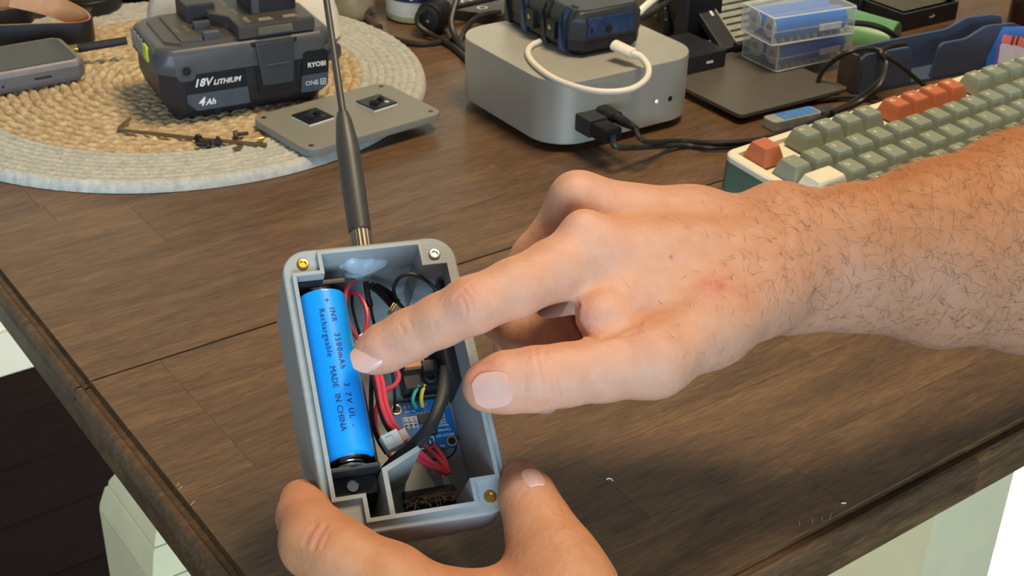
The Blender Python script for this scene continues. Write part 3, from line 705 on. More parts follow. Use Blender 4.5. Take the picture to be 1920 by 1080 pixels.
blob(fl_, palm, 1128, 592, 486, 50, 7.)                                                  # fold between thumb and index
blob(fl_, palm, 1455, 395, 545, 48, 12.)                                                 # wrist bone
fing = []
f1 = fl_.new(); chain(fl_, f1, [(699, 664, 481, 39), (722, 652, 480, 45), (767, 629, 478, 48), (826, 601, 474, 49), (884, 573, 471, 53.5), (964, 541, 478, 55), (1040, 506, 489, 58), (1112, 474, 499, 62)], 3.); fing.append(f1)
f2 = fl_.new(); chain(fl_, f2, [(1092, 392, 520, 60), (1010, 490, 526, 53), (946, 590, 524, 49), (985, 634, 516, 43), (1045, 640, 512, 40), (1075, 628, 512, 38)], 3.); fing.append(f2)
f3 = fl_.new(); chain(fl_, f3, [(1118, 402, 545, 55), (1010, 560, 552, 48), (972, 650, 550, 44), (1000, 712, 536, 38), (1021, 748, 526, 30)], 3.); fing.append(f3)
f4 = fl_.new(); chain(fl_, f4, [(1135, 450, 566, 50), (1050, 600, 572, 42), (1040, 670, 566, 38), (1080, 700, 548, 34)], 3.); fing.append(f4)
f5 = fl_.new(); chain(fl_, f5, [(916, 724, 470, 50), (950, 717, 469, 57), (1006, 711, 469, 60), (1060, 703, 472, 58), (1130, 692, 476, 61), (1225, 676, 482, 66)], 3.); fing.append(f5)
FF = fl_.new()
for f in fing: FF = smin(FF, f, 1.2)
FF = smin(FF, palm, 6.5)
V, Q = surface_nets(FF, fl_.lo, VOX); V = smooth_mesh(V, Q, 3)
CR = [  # polyline in the photograph, half width px, depth mm, max distance
    ([(1003, 640), (1010, 690), (1022, 735), (1028, 758)], 3.2, .55, 500), ([(1022, 655), (1032, 695), (1042, 735)], 3., .5, 500), ([(1036, 668), (1048, 705), (1056, 745)], 3., .45, 500), ([(985, 700), (984, 735)], 3, .3, 500),
    ([(852, 560), (862, 550), (872, 568), (876, 590)], 3., .5, 510), ([(868, 545), (884, 560), (890, 590)], 3., .55, 510), ([(880, 535), (898, 560), (902, 590)], 3., .4, 510),
    ([(748, 606), (754, 616), (758, 626)], 3., .4, 510), ([(766, 598), (772, 612)], 3., .3, 510), ([(813, 598), (818, 620)], 3, .25, 510),
    ([(1068, 582), (1082, 572)], 5., 1.2, 540), ([(1082, 574), (1078, 600), (1095, 628), (1125, 636), (1165, 620), (1200, 606)], 4.5, 1.1, 530), ([(1130, 634), (1170, 630), (1195, 622)], 3., .5, 530),
    ([(1470, 372), (1482, 420), (1478, 470), (1474, 520)], 6., .5, 620), ([(1492, 380), (1500, 430)], 5., .3, 620), ([(990, 596), (994, 640)], 3., .6, 560)]
V = detail(V, Q, CR)
N_ = vnormals(V, Q); px = proj(V); ok = np.ones(len(V))
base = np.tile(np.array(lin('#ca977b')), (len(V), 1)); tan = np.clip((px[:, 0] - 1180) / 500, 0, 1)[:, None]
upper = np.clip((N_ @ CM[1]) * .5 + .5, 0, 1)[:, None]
tone = base * (1 - tan) + (np.array(lin('#ad7f63')) * (1 - upper) + np.array(lin('#a56a3f')) * upper) * tan  # forearm tan, with warm light from above put into colour where skin faces up
for b in [(700, 660, 40, '#d89a88', .55), (870, 562, 34, '#d08a74', .5), (905, 700, 30, '#dd8f7c', .6), (1020, 700, 50, '#d69b84', .3), (1092, 430, 45, '#dba58a', .5), (1340, 540, 26, '#c2746a', .5), (1352, 536, 8, '#b3504e', .6), (1322, 532, 6, '#b85a58', .4), (1085, 600, 34, '#cf8a7c', .5), (1021, 765, 30, '#d99a98', .7), (760, 612, 22, '#cf957c', .4), (1610, 536, 6, '#94603f', .8), (1258, 482, 3, '#5c3a2c', .8)]:
    tone = blotch(tone, px, ok if b[0] != 1021 else (np.linalg.norm(V - CC, axis=1) > 515), *b)
o0 = HP(1490, 493, 541); MR_ = T(*o0)
rh = thing('pointing_hand', 'bare right hand and hairy forearm, index finger pointing at the blue cell', 'hand', MR_)
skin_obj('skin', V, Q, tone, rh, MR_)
def surf(x, y, dmax=560):                      # nearest camera-facing skin point under a pixel
    d = np.hypot(px[:, 0] - x, px[:, 1] - y); i = np.where(d < 9)[0]
    if len(i) == 0: i = np.argsort(d)[:20]
    i = i[np.argsort(np.linalg.norm(V[i] - CC, axis=1))[:12]]
    return V[i].mean(0), N_[i].mean(0)
c, n = surf(682, 664); ax = HP(662, 690, 481) - HP(708, 640, 480)
nail(rh, np.array(o0), c + n * .2, (HP(664, 676, 482) - HP(722, 650, 480)), n * .8 + np.array(CM[1]) * .25 - np.array(CM[0]) * .1, 11.5, 11., 7.)
c, n = surf(919, 734); c1, _ = surf(893, 738); c2, _ = surf(948, 730); nail(rh, np.array(o0), (c + c1 + c2) / 3 + n * .75, c1 - c2, n, 13.5, 12.6, 11.)
# ---- hairs on the forearm and the back of the hand
mb = MB(); wgt = np.clip((px[:, 0] - 1150) / 350, 0, 1) * np.clip((px[:, 0] - 1150) / 1000 + .15, 0, 1) * (N_ @ CM[2] < .45) * (px[:, 0] < 2260)
wgt *= np.where(px[:, 1] < 600 + (px[:, 0] - 1500) * .1, 1, .3)
pick = rng.choice(len(V), 4200, p=wgt / wgt.sum())
fwd = HP(2000, 450, 575) - HP(1500, 490, 541); fwd /= np.linalg.norm(fwd); HV = []; HF = []
for i in pick:
    p, n = V[i], N_[i]; side = np.cross(n, fwd); a = rng.normal(.55, .75)
    t = -fwd * math.cos(a) * .8 + side * math.sin(a) + fwd * rng.uniform(-.3, .5); t -= n * (n @ t); t /= np.linalg.norm(t) + 1e-9
    l = rng.uniform(3.5, 9) * (.7 if px[i, 0] < 1400 else 1); bend = np.cross(n, t) * rng.normal(0, .25)
    P = [p - n * .2, p + t * l * .35 + n * .5 + bend * l * .1, p + t * l * .7 + n * .8 + bend * l * .4, p + t * l + n * rng.uniform(.3, 1.4) + bend * l * .9]
    b0 = len(HV); w1 = np.cross(n, t)
    for k, q in enumerate(P):
        r_ = .06 * (1 - .75 * k / 3)
        for s in (0, 2.1, 4.2): HV.append(q - np.array(o0) + r_ * (w1 * math.cos(s) + n * math.sin(s)))
    for k in range(3):
        for s in range(3): HF.append((b0 + k * 3 + s, b0 + k * 3 + (s + 1) % 3, b0 + k * 3 + 3 + (s + 1) % 3, b0 + k * 3 + 3 + s))
mb.add(HV, HF); hr = mb.build('arm_hair', mat('arm_hair', '#5a3a22', .5, var=.1), rh, label='dark hairs on forearm'); hr['kind'] = 'stuff'

# ---- left hand gripping the lower end of the box
lo, hi = bounds([(520, 900, 455), (560, 890, 490), (1140, 860, 480), (1180, 1250, 450), (620, 1300, 430), (800, 1000, 545), (960, 1620, 380), (700, 1150, 520), (660, 900, 600), (700, 1200, 580)], 18)
fl2 = Field(lo, hi, VOX); palm = fl2.new()
for a, b, ra, rb in [((850, 1185, 446), (930, 1400, 420), 92, 125), ((1060, 1110, 455), (980, 1300, 432), 86, 125), ((925, 1178, 458), (950, 1390, 424), 112, 135), ((860, 1210, 478), (930, 1400, 436), 90, 120), ((940, 1400, 424), (960, 1600, 392), 135, 125)]:
    fn, l_, h_ = rcone(HP(*a), HP(*b), rmm(ra, a[2]), rmm(rb, b[2])); fl2.put(palm, fn, l_, h_, 10.)
g1 = fl2.new(); chain(fl2, g1, [(566, 940, 476, 42), (573, 968, 466, 50), (594, 1016, 450, 66), (640, 1046, 444, 66), (730, 1100, 442, 78), (850, 1185, 446, 92)], 5.)
g2 = fl2.new(); chain(fl2, g2, [(975, 897, 482, 38), (990, 935, 474, 50), (1012, 990, 467, 61), (1038, 1040, 461, 68), (1062, 1110, 455, 86)], 5.)
def under(u, v, w, r):                         # a joint given in box coordinates: fingers folded under the box
    P = BC + BB @ np.array([u, v, w]); q = (P - CC) @ CM.T; p = proj(P); return (p[0], p[1], q[2], r * FPX / q[2])
g3 = fl2.new(); chain(fl2, g3, [(860, 1195, 470, 70), under(-12, -62, -42, 9.5), under(-14, -46, -56.5, 8.6), under(-14, -30, -56, 7.6)], 4.)
FF = fl2.new()
for f in (g1, g2, g3): FF = smin(FF, f, 1.2)
FF = smin(FF, palm, 12.)
V, Q = surface_nets(FF, fl2.lo, VOX); V = smooth_mesh(V, Q, 3)
V = detail(V, Q, [([(572, 1020), (580, 1000), (592, 985)], 4., .5, 480), ([(588, 1030), (598, 1005), (612, 985)], 4., .6, 480), ([(604, 1028), (612, 1010), (618, 995)], 3.5, .35, 480), ([(1052, 940), (1058, 965), (1056, 985)], 4., .3, 480), ([(1060, 1000), (1066, 1025)], 4., .25, 480)])
N_ = vnormals(V, Q); px = proj(V); ok = np.ones(len(V))
tone = np.tile(np.array(lin('#bd845f')), (len(V), 1))
for b in [(596, 1005, 26, '#c07c66', .5), (560, 930, 40, '#d08f74', .4), (985, 900, 40, '#d8a892', .4), (930, 1075, 50, '#d69c86', .3)]: tone = blotch(tone, px, ok, *b)
o1 = HP(940, 1400, 424); ML_ = T(*o1)
lh = thing('gripping_hand', 'bare left hand gripping the lower end of the grey box from below', 'hand', ML_)
skin_obj('skin', V, Q, tone, lh, ML_)
c, n = surf(1000, 892); c1, _ = surf(987, 872); c2, _ = surf(1012, 914); nail(lh, np.array(o1), (c + c1 + c2) / 3 + n * 1.15, c1 - c2, n, 8.5, 7.5, 6.5)
def dashes(name, n, h, m, parent, M, z=.08):    # worn print too blurred to read: a row of broken strokes
    x = 0.; mb = MB()
    for k in range(n):
        w_ = h * random.uniform(.35, .75); y = random.uniform(-.12, .12) * h
        mb.box(x, x + w_, -h / 2 + y, h / 2 + y * .5, 0, z); x += w_ + h * random.uniform(.15, .35)
    mb.xf(M @ T(-x / 2, 0, 0)); o = mb.build(name, m, parent); o['kind'] = 'stuff'; return o
# ------------------------------------------------------------------ small computer
mac = thing('mini_computer', 'silver square mini desktop computer with rounded corners', 'computer', T(40.04, 904.44, 0) @ RZ(.604))
YM = .604; mN = np.array([math.sin(YM), -math.cos(YM), 0]); mX = np.array([math.cos(YM), math.sin(YM), 0]); mO = np.array([40.04, 904.44, 0])
sq_ = rrect(127, 127, 27, 12)
MB().loft([z3(offset(sq_, -3), 5.5), z3(offset(sq_, -.6), 5.7), z3(sq_, 6.6), z3(sq_, 49.2), z3(offset(sq_, -.25), 49.8), z3(offset(sq_, -.9), 50)]).build('shell', SILVER, mac)
MB().lathe([(49, 0), (50, .5), (50, 3), (52, 5.6)], 48).build('base_ring', BLACK, mac)
def macf(px, py): q = onplane(px, py, mO + mN * 63.5, mN) - mO; return q @ mX, q[2]
def disc(mb, x, z, r, d0=-63.55, d1=-63.3, n=20):
    a = np.linspace(0, 2 * PI, n, endpoint=False); return mb.loft([np.c_[x + r * np.cos(a), np.full(n, d0), z + r * np.sin(a)], np.c_[x + r * np.cos(a), np.full(n, d1), z + r * np.sin(a)]])
x, z = macf(1231, 190); disc(MB(), x, z, 1.0).build('power_light', mat('led', '#ffffff', .3, emit=3.), mac, label='tiny glowing white power light')
x, z = macf(1256.5, 185); disc(MB(), x, z, 1.9).build('headphone_socket', BLACK, mac)
# plugs and leads at its front
x, z = macf(1096, 225); p0 = mO + mX * x + mN * 63.6 + [0, 0, z]
pl1 = thing('usb_cable', 'black cable with a wide square plug in the front of the silver computer', 'cable', T(*p0) @ RZ(YM))
MB().box(-7.4, 7.4, -15, 0, -6, 6, .8).build('plug_shell', DARK, pl1)
MB().box(-6.6, 6.6, -31, -15.2, -5.2, 5.2, 1.4).build('plug_grip', BLACK, pl1)
iv = RZ(-YM)
def lead(par, p0, pts, r, m, n=8, z=None):
    P = [np.array(iv @ Vector(at(x, y, zz) - p0)) for x, y, zz in pts]; return P
P = [(0, -30, -1), (0, -39, -5)] + lead(pl1, p0, [(1275, 272, 3), (1335, 277, 3), (1420, 270, 3), (1500, 244, 3), (1570, 205, 6), (1640, 182, 9)], 2, CABLE)
MB().tube(P, [2.4, 2.0, 1.8, 1.8, 1.8, 1.8, 1.8], 8, 6).build('lead', CABLE, pl1)
x, z = macf(1128, 206); p0 = mO + mX * x + mN * 63.6 + [0, 0, z]
pl2 = thing('usb_cable', 'black cable with a slim plug in the front of the silver computer', 'cable', T(*p0) @ RZ(YM))
MB().prism(rrect(11, 7, 3.2, 5), 0, 16, .5).xf(RX(PI / 2)).build('plug_shell', BLACK, pl2)
MB().lathe([(3.6, 16), (3.4, 24), (2.4, 32), (1.9, 37)], 14).xf(RX(PI / 2)).build('strain_relief', BLACKM, pl2)
P = [(0, -35, 0), (1, -45, -6)] + lead(pl2, p0, [(1270, 264, 4), (1340, 268, 6.4), (1430, 260, 6.4), (1520, 230, 6.4), (1590, 196, 7), (1650, 150, 22), (1665, 110, 30), (1640, 92, 34), (1590, 98, 34), (1545, 130, 18), (1530, 165, 4)], 2, CABLE)
MB().tube(P, 1.8, 8, 6).build('lead', CABLE, pl2)
def cable(name, pts, r, m, label, n=8, flat=1.):
    P = [at(x, y, z) for x, y, z in pts]; o = P[0]; return tag(MB().tube([q - o for q in P], r, n, 6, flat=flat).build(name, m, None, T(*o)), label, 'cable')
cable('black_cable', [(1530, 188, 3), (1570, 183, 3), (1610, 182, 3), (1646, 182, 5)], 1.8, CABLE, 'short black cable end lying before the dark base plate')
cable('black_cable', [(1560, 212, 9), (1610, 192, 10), (1650, 160, 22), (1662, 120, 31), (1652, 98, 38), (1672, 86, 40), (1698, 82, 40)], 2., CABLE, 'black cable curling up over the blue-grey cradle')
cable('black_cable', [(1662, 106, 36), (1690, 124, 27), (1715, 146, 16), (1738, 164, 8)], 1.7, CABLE, 'black cable slanting down the front of the blue-grey cradle')

# ------------------------------------------------------------------ rugged case on the computer, white lead
YR = math.radians(33); c0 = at(1078, 113, 50)
rg = thing('rugged_case', 'dark blue-black ribbed case sitting on the silver computer', 'case', T(*c0) @ RZ(YR) @ T(29, 48, 0))
RUG = mat('rugged_black', '#16171b', .38, var=.15); RUGB = mat('rugged_blue', '#233a5c', .35, var=.3, vs=200)
def octo(sx, sy, c): return np.array([(-sx / 2 + c, -sy / 2), (sx / 2 - c, -sy / 2), (sx / 2, -sy / 2 + c), (sx / 2, sy / 2 - c), (sx / 2 - c, sy / 2), (-sx / 2 + c, sy / 2), (-sx / 2, sy / 2 - c), (-sx / 2, -sy / 2 + c)])
oc = octo(58, 96, 7)
MB().loft([z3(offset(oc, -5), .3), z3(oc, 5), z3(oc, 12)]).build('case_base', RUG, rg)
MB().loft([z3(offset(oc, .4), 12.2), z3(offset(oc, .4), 24), z3(offset(oc, -3), 30), z3(offset(oc, -5), 31.5)]).build('case_lid', mat('rugged_lid', '#2b2d30', .42, var=.12), rg)
for y in (-33, -12, 14, 36):
    MB().loft([[(-29.6, y - 3.4, 2), (-31, y - 3.0, 5), (-31, y - 3.0, 23), (-27, y - 3, 30.6), (-20, y - 3, 32.2), (-20, y + 3, 32.2), (-27, y + 3, 30.6), (-31, y + 3, 23), (-31, y + 3, 5), (-29.6, y + 3.4, 2)],
               [(-24, y - 3.4, 2), (-24, y - 3.0, 5), (-24, y - 3.0, 23), (-24, y - 3, 30.6), (-19, y - 3, 31.4), (-19, y + 3, 31.4), (-24, y + 3, 30.6), (-24, y + 3, 23), (-24, y + 3, 5), (-24, y + 3.4, 2)]]).build('rib', RUGB if y in (-33, 14) else RUG, rg)
for y in (-22, 4): MB().box(-32.5, -28, y - 5, y + 5, 8, 21, 1).build('latch', RUG, rg); MB().lathe([(1.6, 0), (1.6, .8), (1, 1)], 12).xf(T(-32.4, y, 16) @ RY(-PI / 2)).build('latch_pin', STEEL, rg)
MB().box(-20, 18, -49, -47, 14, 27, .5).build('end_panel', RUGB, rg, label='glossy dark blue end panel')
MB().lathe([(2.8, 0), (2.8, .6), (2, .6)], 18).xf(T(-3, -49, 18) @ RX(PI / 2)).build('port', BLACK, rg)
MB().box(-17.6, -16.2, -49.6, -48.8, 17, 21).build('slot', BLACK, rg)
wc0 = at(1160, 90, 60)
wl = thing('white_cable', 'short white cable looping from the ribbed case over the silver computer', 'cable', T(*wc0))
WHT = mat('white_cable', '#ece4d2', .4, var=.03)
a_, b_ = at(1152, 84, 60.5) - wc0, at(1188, 101, 58.5) - wc0
MB().tube([a_, (a_ + b_) / 2, b_], 4.7, 12, 3, flat=.75).build('plug', WHT, wl)
MB().tube([q - wc0 for q in [at(1186, 100, 58.7), at(1203, 108, 57.5), at(1216, 128, 54.5), at(1210, 150, 53), at(1180, 168, 52.4), at(1130, 172, 52.2), at(1080, 163, 52.2), at(1035, 145, 52.2), at(1002, 120, 52.2), at(990, 100, 52.2), at(996, 86, 52.2), at(1012, 78, 52.2)]], [2.6, 2.1, 2.1, 2.1, 2.1], 10, 6).build('lead', WHT, wl)

# ------------------------------------------------------------------ tool battery
YB = math.radians(28.2); cb = at(378, 229, MATZ)
tb = thing('tool_battery', 'big dark grey power tool battery pack on the round placemat', 'battery pack', T(cb[0], cb[1], MATZ) @ RZ(YB) @ T(44, 39, 0))
BODY = mat('battery_body', '#26262a', .45, var=.08); BAND = mat('battery_band', '#4b4a4c', .42, var=.06); TOPM = mat('battery_top', '#45403c', .48, var=.06)
def oc2(sx, sy, c): return octo(sx, sy, c)
OX = -7.5
lowp = oc2(119, 76, 10) + [OX, 0]
MB().loft([z3(offset(lowp, -10), 0), z3(offset(lowp, -8), 1.2), z3(offset(lowp, -3), 10), z3(lowp, 20), z3(lowp, 42)]).build('lower_shell', BODY, tb)
bandp = oc2(124, 80, 11) + [OX, 0]
MB().loft([z3(offset(bandp, -2), 33), z3(bandp, 34.5), z3(bandp, 47), z3(offset(bandp, -3.), 51), z3(offset(bandp, -5), 52)]).build('upper_band', BAND, tb)
for sx in (-51, 51):
    MB().prism(rrect(13, 12, 4, 4), 0, 3.6, .8).xf(T(sx, -36.6, 36) @ RX(PI / 2)).build('screw_lug', BAND, tb)
    MB().lathe([(2.9, 0), (2.9, .5), (2.2, .5), (2.0, -.4)], 18).xf(T(sx, -40.3, 37.5) @ RX(PI / 2)).build('screw', BLACK, tb)
MB().lathe([(2.4, 0), (2.4, .5), (1.7, .4)], 16).xf(T(-31, -32.5, 4.5) @ RX(PI / 2 - .45)).build('screw', BLACK, tb)
MB().loft([z3(oc2(106, 66, 10) + [OX, 0], 51.5), z3(offset(oc2(106, 66, 10), -1) + [OX, 0], 53.5)]).build('top_plate', TOPM, tb)
MB().prism([(-50, -29), (-36, -31), (-36, 24), (-50, 26)], 53.4, 54.6, .4, 0.).build('raised_panel', TOPM, tb)
MB().prism([(-13, -37), (40, -37), (40, 30), (-13, 30), (-23, 20), (-23, -2), (-13, -14)], 53, 62, 1.6, 0.).build('slide_block', TOPM, tb)
MB().prism([(-36, 6), (-16, 6), (-16, 34), (-36, 34)], 53, 66, 1.5, 0.).build('slide_rail', BODY, tb)
for y in (-29, -6): MB().box(-35, -24, y - 2.6, y + 2.6, 53, 58.5, .6).build('top_rib', BAND, tb)
MB().prism(rrect(34, 36, 6, 5) + [19, 2], 62, 96, 1.5, 0.).build('terminal_tower', BODY, tb)
MB().box(3, 8, -17.4, -14, 62, 92, .8).build('tower_rib', BAND, tb)
MB().box(0, 24, -38.4, -36.6, 54.5, 59.5, .4).build('warning_strip', mat('olive_strip', '#6a6352', .5), tb)
for (x, y) in ((8, -29), (25, -29)): MB().prism([(x - 5, y - 2.6), (x + 5, y - 2.8), (x + 4, y + 2.8), (x - 4, y + 2.6)], 62, 62.3, 0.).build('worn_print', mat('tan_print', '#8c8168', .6), tb)
for i, (x, y, t_) in enumerate(((-8, 14, 'DANGER'), (-6, -6, 'CAUTION'), (-4, -26, 'READ'))): dashes('worn_lettering', 5, 3.2, mat('worn_ink', '#857a64', .6), tb, T(x, y, 62.0) @ RZ(-PI / 2))
for i, (x, y) in enumerate(((-47, -2), (-40, -6))): dashes('moulded_lettering', (11, 7)[i], 2.6, mat('worn_ink2', '#6f6558', .6), tb, T(x, y, 54.55) @ RZ(-PI / 2), .2)
MB().prism([(-6, 0), (26, 0), (24.5, -37), (-2.5, -37)][::-1], 0, 2.2, .5).xf(T(0, -37.6, 50) @ RX(PI / 2)).build('latch_recess', BLACK, tb)
MB().prism([(-3.8, 0), (23.5, 0), (21.4, -30.5), (-.7, -30.5)][::-1], 0, 5.2, 1.2).xf(T(0, -37.4, 50.4) @ RX(PI / 2)).build('release_latch', mat('latch_plastic', '#3b3d40', .42, var=.05), tb)
MB().box(2.5, 19.5, -43.2, -42.2, 34, 35, .3).build('latch_ridge', BAND, tb)
NAVY = mat('panel_black', '#12151b', .4); SLATE = mat('panel_slate', '#454c56', .45); WPRINT = mat('print_white', '#e8e6e0', .5)
def panel(poly, m, y=-38.9): return MB().prism(poly, 0, 1.2, .2).xf(T(0, y + 1.0, 0) @ RX(PI / 2)).build('print_panel', m, tb)
panel([(-52, 20.6), (-10.4, 20.6), (-11.6, 34.6), (-43, 34.6), (-51, 29.5)], NAVY); panel([(-52, 14.4), (-46, 8.4), (-9.2, 8.4), (-10.3, 20.4), (-52, 20.4)], SLATE)
panel([(28, 22.7), (47.3, 22.7), (48, 37), (45, 39.5), (31.5, 39.5), (29.4, 37.5)], NAVY, -40.2); panel([(26.8, 10.2), (42, 10.2), (46.6, 14), (47.2, 22.5), (27.9, 22.5)], SLATE, -40.2)
FX = lambda x, z: T(x, -39.15, z) @ RX(PI / 2)
text('lettering', '18V', 7.6, WPRINT, tb, FX(-41., 27.6), .12, .3, bold=.025); text('lettering', 'LITHIUM', 4.9, WPRINT, tb, FX(-24.4, 26.6), .12, .3, bold=.03)
text('lettering', '4', 8.2, WPRINT, tb, FX(-43, 14.2), .12, .3, bold=.025); text('lettering', 'Ah', 5.8, WPRINT, tb, FX(-36.6, 13.5), .12, .3, bold=.025)
FX = lambda x, z: T(x, -40.45, z) @ RX(PI / 2)
text('lettering', 'RYOBI', 4.7, WPRINT, tb, FX(39., 29.2), .12, .0, bold=.03); text('lettering', 'ONE', 4.6, WPRINT, tb, FX(34.8, 16.2), .12)
mb = MB(); mb.holed([(41, 14.2), (45, 14.2), (45, 18.4), (41, 18.4)], [[(41.5, 14.7), (41.5, 17.9), (44.5, 17.9), (44.5, 14.7)]], 0.); mb.box(42.2, 43.8, 16, 16.6, 0, .1); mb.box(42.7, 43.3, 15.4, 17.2, 0, .1)
mb.xf(T(0, -40.5, 0) @ RX(PI / 2)).build('plus_mark', WPRINT, tb)
for k in range(4):
    y = 24 - k * 8; MB().box(-70.6, -69, y - 1.4, y + 1.4, 38, 50, .5).build('charge_bar', mat('bar_grey', '#7d786c', .5), tb)
MB().box(-70.8, -69, -16.5, -7.5, 38.5, 49.5, .8).build('charge_button', mat('lime_button', '#c6cf2a', .4), tb, label='lime green square button')

# ------------------------------------------------------------------ loose lid of the printed box
ld0 = (at(476, 215, 14) + at(827, 212, 14)) / 2
ld = thing('cover_plate', 'flat grey printed lid with two black cable-tie mounts, half on the placemat', 'cover', T(ld0[0], ld0[1], 8.2) @ RZ(math.radians(41)))
lp = rrect(109, 72, 9, 7)
MB().prism(lp, 0, 5.4, .7).build('plate', GREYLID, ld)
for k, (x, y) in enumerate([(-48, -29), (48, -29), (48, 29), (-48, 29)]): MB().lathe([(1.9, 5.4), (1.9, 5.5), (1.2, 5.52)], 14, (x, y)).build('screw_hole', DARK, ld)
iM = (T(ld0[0], ld0[1], 8.2) @ RZ(math.radians(41))).inverted()
for px_, py_ in ((586, 216), (706, 190)):
    q = iM @ Vector(at(px_, py_, 16)); Mt = T(q.x, q.y, 5.4) @ RZ(math.radians(4))
    t_ = MB().box(-10, 10, -10, 10, 0, 1.2).xf(Mt).build('adhesive_pad', WHITEP, ld)
    mb = MB().box(-10, 10, -10, 10, 1.2, 2.4, .3).xf(Mt); b_ = mb.build('tie_mount', BLACK, ld)
    for dx in (-4.5, 4.5): MB().box(dx - 1.4, dx + 1.4, -3, 3, 2.4, 4.6, .4).xf(Mt @ RZ(.5)).build('bridge_post', DARK, b_)
    MB().box(-5.9, 5.9, -1.5, 1.5, 4.4, 5.6, .4).xf(Mt @ RZ(.5)).build('bridge', DARK, b_)
    MB().lathe([(1.7, 2.41), (1.7, 2.5), (1, 2.5)], 12, (0, 0)).xf(Mt @ T(5, -5, 0)).build('glint_pin', STEEL, b_)

# ------------------------------------------------------------------ hex key, screws, inserts on the placemat
hz = MATZ + 1.3
h0 = at(222, 243, hz)
tag(MB().tube([q - h0 for q in [at(500, 272, hz), at(360, 259, hz), at(233, 244, hz), at(224, 242.5, hz), at(223.5, 240, hz + .4), at(232, 232, hz + 1), at(244, 222, hz + 2)]], 1.25, 6, 3).build('hex_key', mat('hex_steel', '#8a7350', .35, .7), None, T(*h0)), 'long thin L-shaped hex key lying on the placemat', 'hex key')
def screw(px_, py_, yaw, label, m=BLACK, tilt=0.):
    p = at(px_, py_, MATZ + 1.8); s = thing('screw', label, 'screw', T(*p) @ RZ(yaw) @ RY(PI / 2 + tilt), 'loose screws on the placemat')
    hd_ = MB(); hd_.lathe([(2.5, 0), (2.75, .3), (2.75, 2.6), (2.4, 2.9), (1.4, 2.9), (1.3, 1.6)], 18); hd_.build('screw_head', m, s)
    n = 14; L = [(1.45 if i % 2 else 1.2, -i * .5) for i in range(n)]; MB().lathe([(1.0, -n * .5)] + L[::-1], 12).build('threaded_shank', m, s)
screw(388, 271, math.radians(0), 'black socket screw lying nearest the placemat border')
screw(373, 261, math.radians(120), 'black socket screw crossing behind the nearest one')
screw(408, 266, math.radians(-80), 'black socket screw standing end-on right of the crossed pair', tilt=0.)
screw(446, 252, math.radians(-160), 'dull screw beside the long hex key near the lid', mat('dull_brown_steel', '#5a4a35', .5, .5))
for (px_, py_, lb) in ((488, 261, 'small brass insert next to the grey lid'), (448, 277, 'tiny dark insert on the edge of the jute'), (441, 279, 'second tiny dark insert at the jute edge')):
    p = at(px_, py_, MATZ + 1.6); tag(knurl(MB(), 1.7 if px_ > 460 else 1.2, -1.5, 2.2, 20).build('threaded_insert', BRASS if px_ > 460 else mat('dark_brass', '#57452c', .4, .6), None, T(*p) @ RZ(.5) @ RY(PI / 2)), lb, 'insert')

# ------------------------------------------------------------------ handheld device with stub antenna
YP = math.radians(35); p0 = at(160, 149, MATZ)
ph = thing('handheld_device', 'grey handheld gadget with black screen at the left edge of the placemat', 'device', T(p0[0], p0[1], MATZ) @ RZ(YP) @ T(-44, 27, 0))
PGR = mat('device_grey', '#5f5a5c', .42, var=.05)
pp = octo(92, 58, 6)
MB().loft([z3(offset(pp, -3), .2), z3(offset(pp, -.5), 3), z3(pp, 5), z3(pp, 11.5)]).build('case_back', PGR, ph)
MB().loft([z3(pp, 11.7), z3(offset(pp, -.6), 14.5), z3(offset(pp, -2.2), 16)]).build('case_front', mat('device_bezel', '#77706e', .4), ph)
MB().prism(offset(pp, -4.5), 16, 16.3, .1, 0.).build('screen', mat('dark_screen', '#0b0c0b', .3), ph)
MB().box(8, 20, -29.3, -28.4, 7, 8.6, .3).build('slot', BLACK, ph); MB().lathe([(1., 0), (1., .3)], 10).xf(T(-14, -29, 6.4) @ RX(PI / 2)).build('pin_hole', BLACK, ph)
sb = at(138, 92, 19); sd = at(238, 76, 22)
q0 = iq = (T(p0[0], p0[1], MATZ) @ RZ(YP) @ T(-44, 27, 0)).inverted()
a_ = q0 @ Vector(sb); b_ = q0 @ Vector(sd); d_ = (b_ - a_).normalized()
MB().tube([a_ - d_ * 7, a_, a_ + d_ * 3], 3.2, 10, 2).build('antenna_socket', BRASS, ph)
MB().tube([a_ + d_ * 3, (a_ + b_) / 2, b_], [3.3, 3.2, 3.0], 14, 3).build('stub_antenna', BLACKM, ph)

# ------------------------------------------------------------------ strap, black cases, dome, jars behind
def ribbon(path, ups, width, thick):
    P = catmull(path, 6); U = catmull(ups, 6); Tn = np.gradient(P, axis=0); A = []; B = []
    outer, inner = [], []
    for p, u, t in zip(P, U, Tn):
        t = t / np.linalg.norm(t); u = u - t * (u @ t); u = u / np.linalg.norm(u); n = np.cross(t, u)
        outer.append([p + u * width / 2, p - u * width / 2, p - u * width / 2 + n * thick, p + u * width / 2 + n * thick])
        inner.append([p + u * width / 2 - n * .05, p + u * width / 2 - n * thick, p - u * width / 2 - n * thick, p - u * width / 2 - n * .05])
    return outer, inner
so = at(60, 62, 10)
path = [at(-60, 70, 20), at(20, 67, 20), at(90, 64, 19), at(140, 63, 18), at(163, 60, 18), at(173, 53, 18), at(168, 44, 19), at(150, 33, 22), at(115, 17, 27), at(70, 3, 33), at(20, -8, 38)]
ups = [(0, 0, 1)] * 7 + [(0, .1, 1), (0, .2, 1), (0, .25, 1), (0, .25, 1)]
st = thing('strap', 'black leather strap with tan lining looping behind the gadget', 'strap', T(*so))
o_, i_ = ribbon([q - so for q in path], [np.array(u, float) for u in ups], 17, 1.3)
